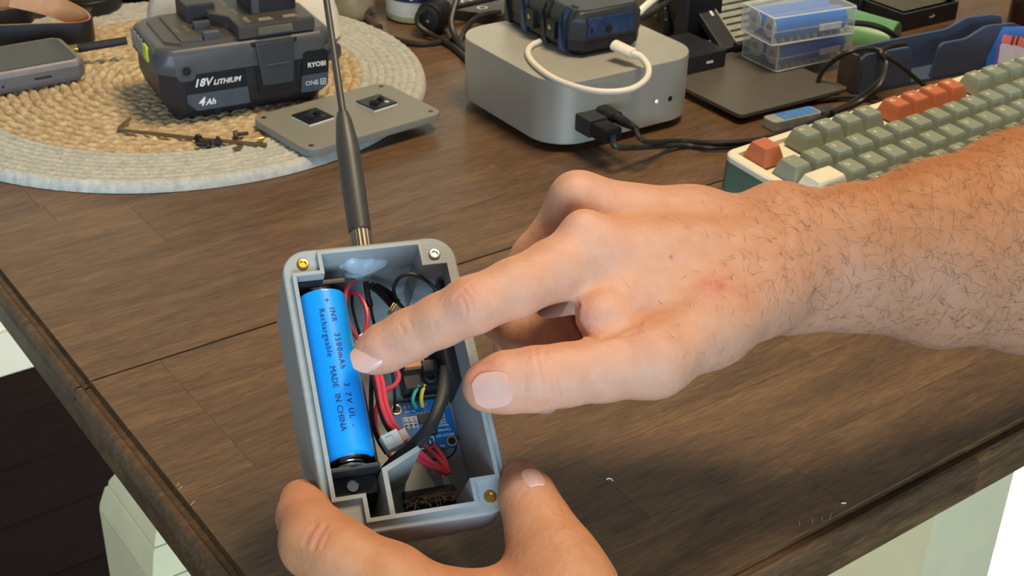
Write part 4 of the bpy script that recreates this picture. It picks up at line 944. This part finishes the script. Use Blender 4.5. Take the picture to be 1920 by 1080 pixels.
LEATH = mat('black_leather', '#1c1c1f', .35, var=.15); TAN = mat('tan_leather', '#c08a5c', .55, var=.1)
MB().loft([r_[::-1] for r_ in i_]).build('strap_lining', TAN, st); MB().loft([r_[::-1] for r_ in o_]).build('strap_outer', LEATH, st)
so2 = at(20, 30, 12)
s2 = thing('strap', 'second strap end, tan side up, behind the first loop at far left', 'strap', T(*so2))
o_, i_ = ribbon([q - so2 for q in [at(-30, 42, 18), at(10, 36, 19), at(40, 31, 20), at(57, 22, 21), at(45, 12, 24), at(10, 4, 28), at(-20, -2, 30)]], [np.array(u, float) for u in [(0, 0, 1)] * 7], 15, 1.2)
MB().loft([r_[::-1] for r_ in i_]).build('strap_outer', TAN, s2); MB().loft([r_[::-1] for r_ in o_]).build('strap_lining', LEATH, s2)
cz = at(150, 44, 0)
cmr = thing('camera_lens', 'black barrel-shaped lens with faint grey lettering behind the strap', 'lens', T(cz[0], cz[1] + 20, 0))
MB().lathe([(28, 8), (29, 9), (29, 22), (27.5, 23), (27.5, 40), (28.5, 41), (28.5, 62), (24, 64)], 40).build('barrel', BLACKM, cmr)
MB().lathe([(29.1, 9), (29.5, 9.5), (29.5, 19), (29.1, 19.5)], 40).build('focus_ring', BLACK, cmr)
text('lettering', 'GW', 5.5, mat('dim_print', '#8a8a88', .6), cmr, I4, .1, warp=lambda q: Vector((29.6 * math.sin(q.x / 29.6 + .30), -29.6 * math.cos(q.x / 29.6 + .30), 14 + q.y)))
bk = at(235, 28, 0)
MBk = MB().loft([z3(offset(rrect(90, 60, 14, 6), -2), 0), z3(rrect(90, 60, 14, 6), 3), z3(rrect(90, 60, 14, 6), 60), z3(offset(rrect(90, 60, 14, 6), -6), 66)])
bgc = thing('black_pouch', 'plain black pouch standing behind the placemat, left of the white dome', 'pouch', T(bk[0] - 12, bk[1] + 62, 0))
MBk.build('pouch_body', BLACKM, bgc); MB().tube([(-40, -31, 50), (0, -31.5, 52), (40, -31, 50)], 1, 6).build('zip', BLACK, bgc)
bt = at(20, 20, 0)
olb = thing('olive_bottle', 'blurred olive-grey round pot at the top left corner', 'pot', T(bt[0] - 14, bt[1] + 70, 0)); MB().lathe([(30, 0), (33, 3), (36, 30), (34, 60), (28, 64)], 32).build('pot_body', mat('olive_glaze', '#7a7460', .5), olb); MB().lathe([(28.5, 64), (29.5, 65), (29.5, 74), (28, 75)], 32).build('lid', mat('olive_lid', '#5b5645', .5), olb)
dm = thing('white_dome', 'smooth white rounded dome-shaped gadget behind the tool battery', 'gadget', T(-216, 1022, MATZ))
a = np.linspace(0, 2 * PI, 56, endpoint=False); L = []
for t in np.linspace(0, 1, 16):
    z_ = 58 * math.sin(t * PI / 2 * .985); k_ = math.cos(t * PI / 2 * .985) ** .6; L.append(np.c_[76 * k_ * np.cos(a), 52 * k_ * np.sin(a), np.full(56, 3 + z_)])
MB().loft([np.c_[66 * np.cos(a), 44 * np.sin(a), np.full(56, .0)]] + L).build('dome_shell', mat('glossy_white', '#ece6dc', .3, var=.02, coat=.3), dm, ang=60)
MB().loft([np.c_[67 * np.cos(a), 45 * np.sin(a), np.full(56, -.3)], np.c_[69 * np.cos(a), 47 * np.sin(a), np.full(56, 1.2)]]).build('base', mat('dome_base', '#c9c2b6', .5), dm)
GLASS = mat('dusty_glass', '#b6a98c', .25, var=.2, vs=80, alpha=.55)
g0 = at(655, 42, 0); gj = thing('glass_jar', 'dusty clear glass jar standing behind the antenna', 'jar', T(g0[0], g0[1] + 18, 0))
MB().lathe([(17, 0), (19.5, 1.5), (20, 5), (20, 60), (17, 66)], 32).build('glass_body', GLASS, gj); MB().lathe([(17, 2.5), (18.3, 4), (18.3, 34), (12, 36)], 28).build('contents', mat('jar_contents', '#8d7455', .8, var=.4, vs=250), gj)
MB().lathe([(17.5, 66), (19, 67), (19, 80), (18, 81)], 28).build('lid', mat('jar_lid', '#5b503c', .4, .5), gj)
w0 = at(776, 47, 0); wj = thing('white_jar', 'white plastic tub with a navy blue label', 'jar', T(w0[0], w0[1] + 24, 0))
MB().lathe([(21, 0), (24.5, 2), (25.2, 6), (25.5, 50), (24, 54)], 36).build('tub', mat('milky_white', '#dcdccb', .35, var=.05, vs=30), wj)
MB().lathe([(24.7, 1.6), (25.35, 5.6), (25.3, 6.4)], 36).build('base_ring', mat('olive_tint', '#b9b98a', .4), wj)
a = np.linspace(-2.6, .15, 30); MB().loft([[(25.7 * math.cos(t), 25.7 * math.sin(t), 19) for t in a], [(25.9 * math.cos(t), 25.9 * math.sin(t), 19.2) for t in a], [(25.9 * math.cos(t), 25.9 * math.sin(t), 46) for t in a], [(25.7 * math.cos(t), 25.7 * math.sin(t), 46.2) for t in a]], False, False, False).build('label', mat('navy_label', '#1b2442', .4), wj)
MB().lathe([(24, 54), (26, 55), (26, 70), (25, 71)], 36).build('lid', WHITEP, wj)
MB().tube([(26 * math.sin(t), -26 * math.cos(t), 23.5 + 1.6 * math.sin(t * 14) + .8 * math.sin(t * 31)) for t in np.linspace(-.75, .1, 40)], .45, 5, 1).build('script_print', WPRINT, wj)
yb = at(700, 8, 0); tag(MB().rbox(0, 0, 0, 28, 40, 16, 2, 1).build('yellow_packet', mat('yellow_pack', '#b98a3e', .5), None, T(yb[0] + 4, yb[1] + 46, 0)), 'small mustard yellow packet between the two jars', 'packet')

# black adapter, its leads, lettered box
ad0 = at(815, 62, 0); ad = thing('power_adapter', 'round black plug adapter beside the white tub', 'adapter', T(ad0[0], ad0[1] + 4, 0) @ RZ(math.radians(-25)))
MB().lathe([(12, 0), (13, 1), (13.5, 16), (12, 20), (6, 21)], 24).xf(T(0, 10, 13.5) @ RX(PI / 2)).build('adapter_body', BLACK, ad); MB().lathe([(10, 0), (10.5, .5), (10.5, 5), (8, 6)], 24).xf(T(0, -10, 13.5) @ RX(PI / 2)).build('socket_face', BLACKM, ad)
MB().lathe([(1.3, 0), (1.3, 2)], 10).xf(T(3, -15.5, 14) @ RX(PI / 2)).build('pin', STEEL, ad)
cable('black_cable', [(800, 20, 22), (784, 28, 18), (786, 48, 10), (815, 68, 4), (850, 88, 3), (880, 115, 3), (905, 140, 3)], 2.3, CABLE, 'black cable bending around the round adapter towards the silver computer')
cable('black_cable', [(738, 72, 2.4), (765, 80, 2.4), (800, 82, 2.4), (840, 76, 2.4), (870, 70, 2.4)], 2.3, CABLE, 'black cable lying flat beside the placemat border')
cable('black_cable', [(858, -5, 30), (850, 20, 22), (846, 45, 14), (855, 72, 6), (870, 92, 3), (890, 105, 3)], 2.6, CABLE, 'black cable rising out of the top behind the silver computer')
cable('black_cable', [(940, 22, 12), (905, 28, 10), (880, 45, 6), (868, 65, 3), (862, 84, 3)], 2.2, CABLE, 'black cable curving behind the left corner of the silver computer')
cable('black_cable', [(820, 22, 20), (870, 10, 18), (915, 0, 18), (950, -8, 18)], 2.2, CABLE, 'black cable running along the very top edge')
cable('brown_cable', [(700, 18, 12), (690, 30, 6), (700, 45, 3), (712, 52, 3)], 3.2, mat('dull_cable', '#4a3d33', .6), 'dull brown cable between the glass jar and the white tub')
bxo = at(890, 42, 0); bb = thing('lettered_box', 'flat dark brown box with white outlined letters behind the computer', 'box', T(bxo[0], bxo[1] + 22, 0) @ RZ(math.radians(-20)))
MB().rbox(0, 0, 0, 9, 62, 44, 3, .8).build('box_body', mat('brown_box', '#3d342d', .5), bb)
text('lettering', 'C', 15, WPRINT, bb, T(-10, 2, 9.02), .05); text('lettering', 'O', 13, WPRINT, bb, T(9, -8, 9.02), .05)

# ------------------------------------------------------------------ dark base plate, ribbed stand, hub
YS = math.radians(34); pf = at(1388, 221, 6)
stn = thing('laptop_stand', 'dark metal stand with wide flat base and slanted ribbed platform', 'stand', T(pf[0], pf[1], 0) @ RZ(YS))
PLATE = mat('dark_bronze_metal', '#6f6960', .36, .35, var=.04)
MB().prism(rrect(106, 128, 4, 4) + [53, 64], 5, 8, .5).build('base_plate', PLATE, stn)
for x in (14, 92):
    for y in (14, 114): MB().lathe([(7, 0), (7.5, .5), (7.5, 5)], 16, (x, y)).build('foot', BLACKM, stn)
iS = (T(pf[0], pf[1], 0) @ RZ(YS)).inverted()
def sl(px_, py_, z_): return np.array(iS @ Vector(at(px_, py_, z_)))
q = sl(1312, 78, 8); MB().box(q[0] - 16, q[0] + 18, q[1] - 2, q[1] + 8, 8, 120, .8).build('upright', BLACK, stn)
MB().box(q[0] - 20, q[0] - 16.5, q[1] - 3, q[1] + 9, 8, 120, .6).build('upright_flange', DARK, stn)
b0 = sl(1386, 98, 8) + [0, 7, 0]; lean = math.radians(33)
Mp = T(b0[0], b0[1], 8.5) @ RX(lean)
MB().box(-16, 0, -2, 125, 0, 6, .8).xf(Mp).build('platform_side', DARK, stn); MB().box(-6, -3.5, 30, 46, 6, 6.4).xf(Mp).build('side_slot', WHITEP, stn)
MB().box(0, 1.0, -2, 125, 2, 7, .3).xf(Mp).build('platform_edge', mat('beige_edge', '#b5aa94', .5), stn)
MB().box(1, 96, 0, 125, 0, 2.4).xf(Mp).build('platform_tray', mat('tray_grey', '#6d705f', .5), stn)
RIB = mat('rib_grey', '#9da294', .5)
for k in range(19): MB().box(1.5, 95, 2 + k * 6.4, 6.6 + k * 6.4, 2.4, 4.2, .8).xf(Mp).build('rib', RIB, stn)
MB().box(-4, 98, -4, 0, -1, 10, .8).xf(Mp).build('front_lip', DARK, stn)
hq = at(1292, 141, 8.1); hub = thing('usb_hub', 'small flat black hub on the dark base plate beside the computer', 'hub', T(hq[0], hq[1], 8.1) @ RZ(YS) @ T(12, 24, 0))
MB().rbox(0, 0, 0, 13.5, 50, 46, 2, .8).build('hub_body', mat('hub_black', '#24262a', .45), hub); MB().box(5, 11.5, -23.3, -22.8, 5.5, 7.2).build('hub_mark', WHITEP, hub)
ob = at(1262, 70, 0); bbk = thing('beige_box', 'pale olive box standing behind the silver computer', 'box', T(ob[0] - 8, ob[1] + 72, 0) @ RZ(YS)); MB().rbox(0, 0, 0, 70, 30, 40, 2, 1).build('box_body', mat('beige_card', '#a29a7c', .6), bbk); MB().box(-15.3, 15.3, -20.4, 20.4, 52, 54).build('lid_seam', mat('beige_dark', '#6d6650', .6), bbk)
cl = at(1248, 68, 0); clp = thing('clamp_arm', 'dark clamp arm with two small bright screws behind the computer', 'clamp', T(cl[0], cl[1] + 4, 0))
MB().tube([(-6, 8, 60), (-5, 6, 40), (-2, 2, 22), (2, -2, 6), (3, -3, 1)], [4, 4, 5, 5.5, 5], 10, 5).build('arm', mat('clamp_brown', '#3a332c', .5), clp)
for z_ in (14, 24): MB().ball((1 - z_ / 8, -5, z_), (1.2, .8, 1.2), 8, 6).build('bolt', STEEL, clp)
cable('white_cable', [(1196, 25, 60), (1212, 10, 64), (1232, -6, 66), (1250, -20, 66)], 2.6, WHT, 'white cable leaving the ribbed case towards the top')
cable('black_cable', [(1200, 34, 50), (1225, 22, 40), (1250, 5, 36), (1270, -12, 34)], 2.3, CABLE, 'black cable just below the white one at the top')

# ------------------------------------------------------------------ two clear battery cases with blue cells
CLEAR = mat('clear_plastic', '#dfe6ea', .22, var=.03, alpha=.16); CLEAR2 = mat('clear_edge', '#eef2f4', .3, alpha=.34)
CLEAR3 = mat('clear_bead', '#f2f5f6', .3, alpha=.6)
CBLUE = mat('cell_blue', '#0578dc', .35, var=.03)
def case(px_, py_, z_, yaw, lab, cl):
    p = at(px_, py_, z_); M = T(*p) @ RZ(yaw) @ T(38.5, 20.5, 0)
    cs = thing('cell_case', lab, 'battery case', M, 'clear battery cases')
    for z0_, z1_, nm in ((0, 10.8, 'case_tray'), (11, 22, 'case_lid')):
        o = rrect(77, 41, 2.5, 4); i = offset(o, -1.1); mb = MB()
        if nm == 'case_tray':
            mb.loft([z3(offset(o, -.8), z0_), z3(o, z0_ + .8), z3(o, z1_)], True, False); mb.holed(o, [i], z1_); mb.loft([z3(i, z1_), z3(i, z0_ + 1.1)], False, False); mb.holed(i, [], z0_ + 1.1)
        else:
            mb.loft([z3(o, z0_), z3(o, z1_ - 1.2), z3(offset(o, -1.2), z1_)], False, True); mb.holed(o, [i], z0_, False); mb.loft([z3(i, z0_), z3(i, z1_ - 1.2)], False, False); mb.holed(i, [], z1_ - 1.2, False)
        mb.build(nm, CLEAR, cs)
    MB().loft([z3(offset(rrect(77, 41, 2.5, 4), .5), 10.2), z3(offset(rrect(77, 41, 2.5, 4), .5), 11.4)], False, False).build('seam_rim', CLEAR2, cs)
    for z_e, d_e in ((21.4, -.6), (.8, -.3)): MB().tube(z3(offset(rrect(77, 41, 2.5, 4), d_e), z_e), .55, 6, 1, True).build('case_edge', CLEAR3, cs)
    for sx_ in (-1, 1):
        for sy_ in (-1, 1): MB().tube([(sx_ * 37.6, sy_ * 19.6, 1), (sx_ * 37.6, sy_ * 19.6, 11), (sx_ * 37.6, sy_ * 19.6, 21)], .5, 6, 1).build('case_edge', CLEAR3, cs)
    MB().box(4, 24, -21.6, -20.6, 7, 12, .3).build('clasp', CLEAR3, cs)
    for k in range(10): MB().box(-34 + k * 7.4, -33.2 + k * 7.4, -19.2, -14, 1.2, 4.5).build('cradle_fin', CLEAR2, cs)
    for k, y in enumerate((-9.6, 9.6)):
        c_ = thing('battery_cell', cl[k], 'battery', M @ T(-33, y, 11) @ RY(PI / 2), 'cells in the clear cases')
        MB().lathe([(8, 0), (8.9, .3), (9.1, 1.2), (9.1, 64), (8.6, 65)], 28).build('wrap', CBLUE, c_); MB().lathe([(7.6, -.8), (7.9, -.5), (7.9, .2)], 24).build('end_disc', mat('white_disc', '#cfcabd', .5), c_); MB().lathe([(3, -1.6), (3.2, -1.4), (3.2, -.7)], 16).build('end_button', STEEL, c_)
case(1454, 137, 8.2, math.radians(32), 'clear plastic two-cell battery case, lower of the stacked pair', ('blue cell at the front of the lower clear case', 'blue cell at the back of the lower clear case'))
case(1446, 88, 30.6, math.radians(27), 'clear plastic two-cell battery case, upper of the stacked pair', ('blue cell at the front of the upper clear case', 'blue cell at the back of the upper clear case'))

# ------------------------------------------------------------------ blue-grey cradle
YC = math.radians(29); k0 = at(1606, 178, 1)
cr = thing('desk_cradle', 'blue-grey printed cradle with cut-away walls behind the keyboard', 'holder', T(k0[0], k0[1], 0) @ RZ(YC))
CRD = mat('slate_blue_print', '#4c5a76', .45, var=.05, bump=.05, bs=1200)
def rsm(P, r=4, n=4):
    P = [np.array(p, float) for p in P]; out = []; N = len(P)
    for i in range(N):
        a_, b_, c_ = P[i - 1], P[i], P[(i + 1) % N]; l1, l2 = np.linalg.norm(a_ - b_), np.linalg.norm(c_ - b_); rr = min(r, l1 * .45, l2 * .45); s_, e_ = b_ + (a_ - b_) / l1 * rr, b_ + (c_ - b_) / l2 * rr
        for t in np.linspace(0, 1, n): out.append((1 - t) ** 2 * s_ + 2 * t * (1 - t) * b_ + t * t * e_)
    return np.array(out)
UP = lambda y: T(0, y, 0) @ RX(PI / 2)
MB().prism(rsm([(0, 1), (54, 1), (48, 29), (45, 31.5), (3, 31.5), (0, 28)], 4), 0, 2.6, .6).xf(UP(2.6)).build('front_wall', CRD, cr)
MB().prism(rsm([(72, 1), (166, 1), (164, 30), (151, 35.5), (122, 37), (103, 29.5), (80, 29.5), (76.5, 27)], 4), 0, 2.6, .6).xf(UP(2.6)).build('front_wall', CRD, cr)
MB().prism(rsm([(4, 1), (166, 1), (162, 33), (150, 36), (122, 37), (104, 30.5), (70, 30), (8, 29), (4, 26)], 4), 0, 2.6, .6).xf(UP(24)).build('back_wall', CRD, cr)
MB().prism(rrect(166, 24, 4, 4) + [83, 12], .2, 3.2, .5).build('tray_floor', CRD, cr)
MB().prism(rsm([(0, 1), (24, 1), (24, 29), (0, 30)], 5), 0, 2.4, .5).xf(T(.2, 0, 0) @ RZ(PI / 2) @ RX(PI / 2)).build('end_wall', mat('warm_lit_end_print', '#6b5b50', .5), cr)  # same print as the walls, browner: warm light put into its colour
MB().box(3, 30, 6, 18, 3.2, 5, .5).build('lit_floor_slab', mat('warm_lit_tan', '#8f735c', .6), cr)  # slab added on the tray floor, its tan standing for the warm-lit interior

# card with a crayon print, black boxes, green clip, amber bottle, stick
cd0 = at(1846, 134, 0); YD = math.radians(-12)
cd = thing('printed_card', 'blue card printed with a pink crayon, leaning against the cradle', 'card', T(cd0[0], cd0[1], 0) @ RZ(YD) @ RX(math.radians(74)) @ RZ(math.radians(7)))
cpoly = rsm([(0, 0), (62, 0), (62, 30), (4, 30)], 4)
MB().prism(rsm([(0, 0), (70, 0), (70, 34), (4, 34)], 4), 0, .6, .1).build('card_stock', mat('card_blue', '#2468c4', .4, var=.05), cd)
MB().prism(rsm([(9, 2), (66, 2), (66, 22), (11, 22)], 3), .6, .65).build('white_print', mat('card_white', '#cfd0ee', .5, var=.05), cd)
MB().prism(rsm([(6, 2), (9, 2), (11, 22), (8, 20)], 1), .6, .66).build('violet_print', mat('card_violet', '#6b57c8', .5), cd)
MB().prism([(11, 22), (13, 28), (26, 26), (40, 18), (44, 12), (38, 14), (24, 19)], .66, .72).build('crayon_print', mat('crayon_pink', '#e5777f', .5), cd)
for x in (20, 23.5): MB().prism([(x, 27.2 - (x - 18) * .12), (x + 1.2, 27 - (x - 18) * .12), (x - .6, 19.6), (x - 1.8, 20.2)], .72, .76).build('band_print', BLACK, cd)
MB().prism(rsm([(29, 22), (38, 18.6), (42, 15), (34, 17)], 1.5), .72, .76).build('oval_print', mat('maroon', '#4a2030', .5), cd)
bq = at(1690, 61, 0); blk = thing('black_tray', 'shallow open black box with a small white mark behind the cradle', 'box', T(bq[0], bq[1], 0) @ RZ(math.radians(35)))
mb = MB(); o = rrect(70, 58, 2, 3) + [35, 29]; i = offset(o, -2.5)
mb.loft([z3(o, 0), z3(o, 15.5)], True, False); mb.holed(o, [i], 15.5); mb.loft([z3(i, 15.5), z3(i, 11)], False, False); mb.holed(i, [], 11); mb.build('tray', BLACK, blk)
MB().box(6, 60, 6, 52, 11, 12.4, .3).xf(T(0, 0, 3.4)).build('insert_pad', mat('olive_pad', '#4d4632', .5), blk); text('mark', '~>', 6, WPRINT, blk, T(36, -.1, 8) @ RX(PI / 2), .1, bold=.02)
b2 = at(1640, 34, 0); bl2 = thing('black_device', 'black slab-shaped device with lines of pale lettering at the top', 'device', T(b2[0], b2[1] + 8, 0) @ RZ(math.radians(33)))
MB().rbox(30, 22, 0, 16, 96, 44, 3, 1).build('device_body', BLACK, bl2); MB().box(-14, 70, -.4, .2, 3, 5, .2).build('edge_line', STEEL, bl2)
dashes('lettering', 8, 3.2, WPRINT, bl2, T(14, 0, 10.5) @ RX(PI / 2), .2)
gq = at(1640, 78, 0); gc = thing('green_clip', 'glossy green curved plastic shell behind the clear cases', 'shell', T(gq[0] - 14, gq[1] + 16, 0) @ RZ(math.radians(-28)))
a = np.linspace(0, PI, 22); prof = [(26 * math.cos(t), 20 * math.sin(t)) for t in a]; inn = [(23.5 * math.cos(t), 17.5 * math.sin(t)) for t in a[::-1]]
MB().loft([[(-36, y, z_) for y, z_ in prof + inn], [(-10, y * 1.02, z_ * 1.02) for y, z_ in prof + inn], [(34, y * .8, z_ * .8) for y, z_ in prof + inn]]).build('clip_shell', mat('green_plastic', '#6aa06a', .32, var=.08), gc)
MB().prism([(-26, 0), (26, 0), (22, 12), (10, 19), (-10, 19), (-22, 12)], 0, 1.5).xf(T(33, 0, 0) @ RZ(PI / 2) @ RX(PI / 2) @ Matrix.Diagonal((.78, .78, 1, 1))).build('clip_end', mat('green_dark', '#3f7d52', .35), gc)
cable('black_cable', [(1590, 42, 34), (1630, 46, 32), (1660, 56, 28), (1690, 76, 16), (1710, 90, 8)], 2.4, CABLE, 'black cable draped over the green plastic shell')
yq = at(1912, 55, 0); am = thing('amber_bottle', 'dark brown bottle with orange-yellow cap at the right edge', 'bottle', T(yq[0] + 10, yq[1] + 14, 0))
MB().lathe([(15, 0), (16.5, 1), (16.5, 22), (14, 27)], 28).build('bottle_body', mat('amber_dark', '#2a1712', .25), am); MB().lathe([(14.2, 27), (14.8, 28), (14.8, 37), (13.5, 38)], 28).build('cap', mat('orange_cap', '#e29a12', .4), am)
wq = at(1915, 12, 0); tag(MB().rbox(0, 0, 0, 30, 36, 36, 4, 1).build('white_carton', WHITEP, None, T(wq[0] + 14, wq[1] + 40, 0)), 'white carton corner at the top right', 'carton')
uq = at(1484, 232, 0); us = thing('usb_stick', 'small clear stick with a blue label lying beside the keyboard', 'memory stick', T(uq[0], uq[1], 0) @ RZ(math.radians(31)))
MB().rbox(0, 0, .2, 7.5, 44, 14, 3, 1).build('stick_body', mat('clear_grey', '#b7bbb6', .3, alpha=.7), us); MB().box(-12, 19, -5.6, 5.6, 7.4, 7.9, .2).build('stick_label', mat('stick_blue', '#4f86c8', .4), us)
MB().rbox(29, 0, 1.5, 6.5, 14, 12, 1, .3).build('stick_plug', mat('plug_metal', '#6f6a62', .35, .7), us)
for i, (x_, y_) in enumerate(((1143, 900), (1582, 945))): tag(MB().tube([(-1.4, 0, .3), (-.4, .5, .5), (.8, .2, .4), (1.3, -.9, .35)] if i == 0 else [(-1, 0, .3), (0, .3, .4), (1, 0, .3)], .28, 5, 3).build('crumb', WHITEP, None, T(*at(x_, y_, .1))), ('tiny white curl of plastic on the bare table below the pointing hand', 'tiny pale fleck near the front table edge')[i], 'crumb')

# ------------------------------------------------------------------ keyboard
KY = .663; kt = math.radians(5.0)
k1 = np.array([math.cos(KY), math.sin(KY), 0])
kO = np.array([164.2, 729.35, 0])
MK = T(*kO) @ RZ(KY) @ T(0, 0, 33.2) @ RX(kt)
kb = thing('keyboard', 'sage green mechanical keyboard with orange accent keys and cream frame', 'keyboard', MK)
SAGE = mat('sage_key', '#8a927f', .5, var=.03); ORNG = mat('orange_key', '#bf6d48', .5, var=.03); CASE = mat('keyboard_green', '#56705e', .5, var=.04); CREAMK = mat('keyboard_cream', '#e7dfc6', .5, var=.03); LEG = mat('legend_ivory', '#dcd7bc', .6)
U = 19.05
kx0, kx1, ky0, ky1 = -17.5, 350., -104., 42.
kc = ((kx0 + kx1) / 2, (ky0 + ky1) / 2)
co = rrect(kx1 - kx0, ky1 - ky0, 8, 6) + kc
def wedge(d, h):
    q = offset(co, d); return np.c_[q, (h - 33.2 - q[:, 1] * math.sin(kt)) / math.cos(kt)]
MB().loft([wedge(-3, .4), wedge(-.5, 3), z3(co, -9), z3(co, -4)]).build('case_bottom', CASE, kb)
fr = MB(); ci = np.array([(-11, 35.5), (345, 35.5), (345, -98), (-11, -98)])[::-1]
ci = np.array([(-11, -98), (345, -98), (345, 35.5), (-11, 35.5)])
fr.loft([z3(co, -4), z3(co, -1.2), z3(offset(co, -.8), -.2), z3(offset(co, -1.4), 0)], False, False); fr.holed(offset(co, -1.4), [ci], 0); fr.loft([z3(ci, 0), z3(ci, -3)], False, False); fr.build('top_frame', CREAMK, kb)
MB().box(-11.2, 345.2, -98.2, 35.7, -5, -3).build('switch_plate', CREAMK, kb)
def key(x, y, wu, m, leg=None, h=9.6, icon=None):
    wd = wu * U - 1.0; L = []
    for t, ins, dy in ((0, 0, 0), (.12, .1, 0), (.95, 2.9, .6), (1., 3.2, .6)):
        L.append(z3(rrect(wd - 2 * ins * .95, 18.05 - 2 * ins * .9, .7 + .4 * t, 2) + [0, dy], h * t - 1.6))
    k_ = MB().loft(L).build('key', m, kb, T(x, y, 0), ang=24)
    if leg: text('legend', leg, 4.2, LEG, k_, T(-1.6 if wu < 1.3 else -wd / 2 + 7, 2.6, h - 1.62), .06, bold=.02)
    if icon: MB().box(-2.2, 2.2, -8.0, -7.6, 1.5, 4.6).xf(RX(math.radians(-16)) @ T(0, .2, -.6)).build('front_legend', mat('legend_dim', '#a9ac98', .6), k_)
FR = 24.1
key(0, FR, 1, ORNG, None, 10.6)
for i in range(12):
    pos = 1.9 + (i if i < 4 else i + .5 if i < 8 else i + 1.)
    key(pos * U, FR, 1, ORNG if 4 <= i < 8 else SAGE, 'F%d' % (i + 1), 10.6, icon=True)
for i, s in enumerate('`1234567890-='): key(i * U, 0, 1, SAGE, s, 10.2)
key(13.5 * U, 0, 2, SAGE, None, 10.2)
key(.25 * U, -U, 1.5, CREAMK, None, 9.2)
for i, s in enumerate('QWERTYUIOP[]'): key((1.5 + i) * U, -U, 1, SAGE, s, 9.2)
key(13.75 * U, -U, 1.5, SAGE, None, 9.2)
key(.375 * U, -2 * U, 1.75, SAGE, 'Caps', 8.6)
for i, s in enumerate("ASDFGHJKL;'"): key((1.75 + i) * U, -2 * U, 1, SAGE, s, 8.6)
key(13.375 * U, -2 * U, 2.25, ORNG, None, 8.6)
key(.625 * U, -3 * U, 2.25, SAGE, 'Shift', 8.6)
for i, s in enumerate('ZXCVBNM,./'): key((2.25 + i) * U, -3 * U, 1, SAGE, s, 8.6)
key(13.125 * U, -3 * U, 2.75, SAGE, None, 8.6)
for x, w_ in ((.125, 1.25), (1.375, 1.25), (2.625, 1.25), (6.375, 6.25), (10.125, 1.25), (11.375, 1.25), (12.625, 1.25), (13.875, 1.25)): key(x * U, -4 * U, w_, SAGE, None, 8.8)
for r_ in range(2): key(15.75 * U, (0 if r_ else FR), 1, SAGE, None, 10.); key(16.75 * U, (0 if r_ else FR), 1, SAGE, None, 10.)
finish_texts()
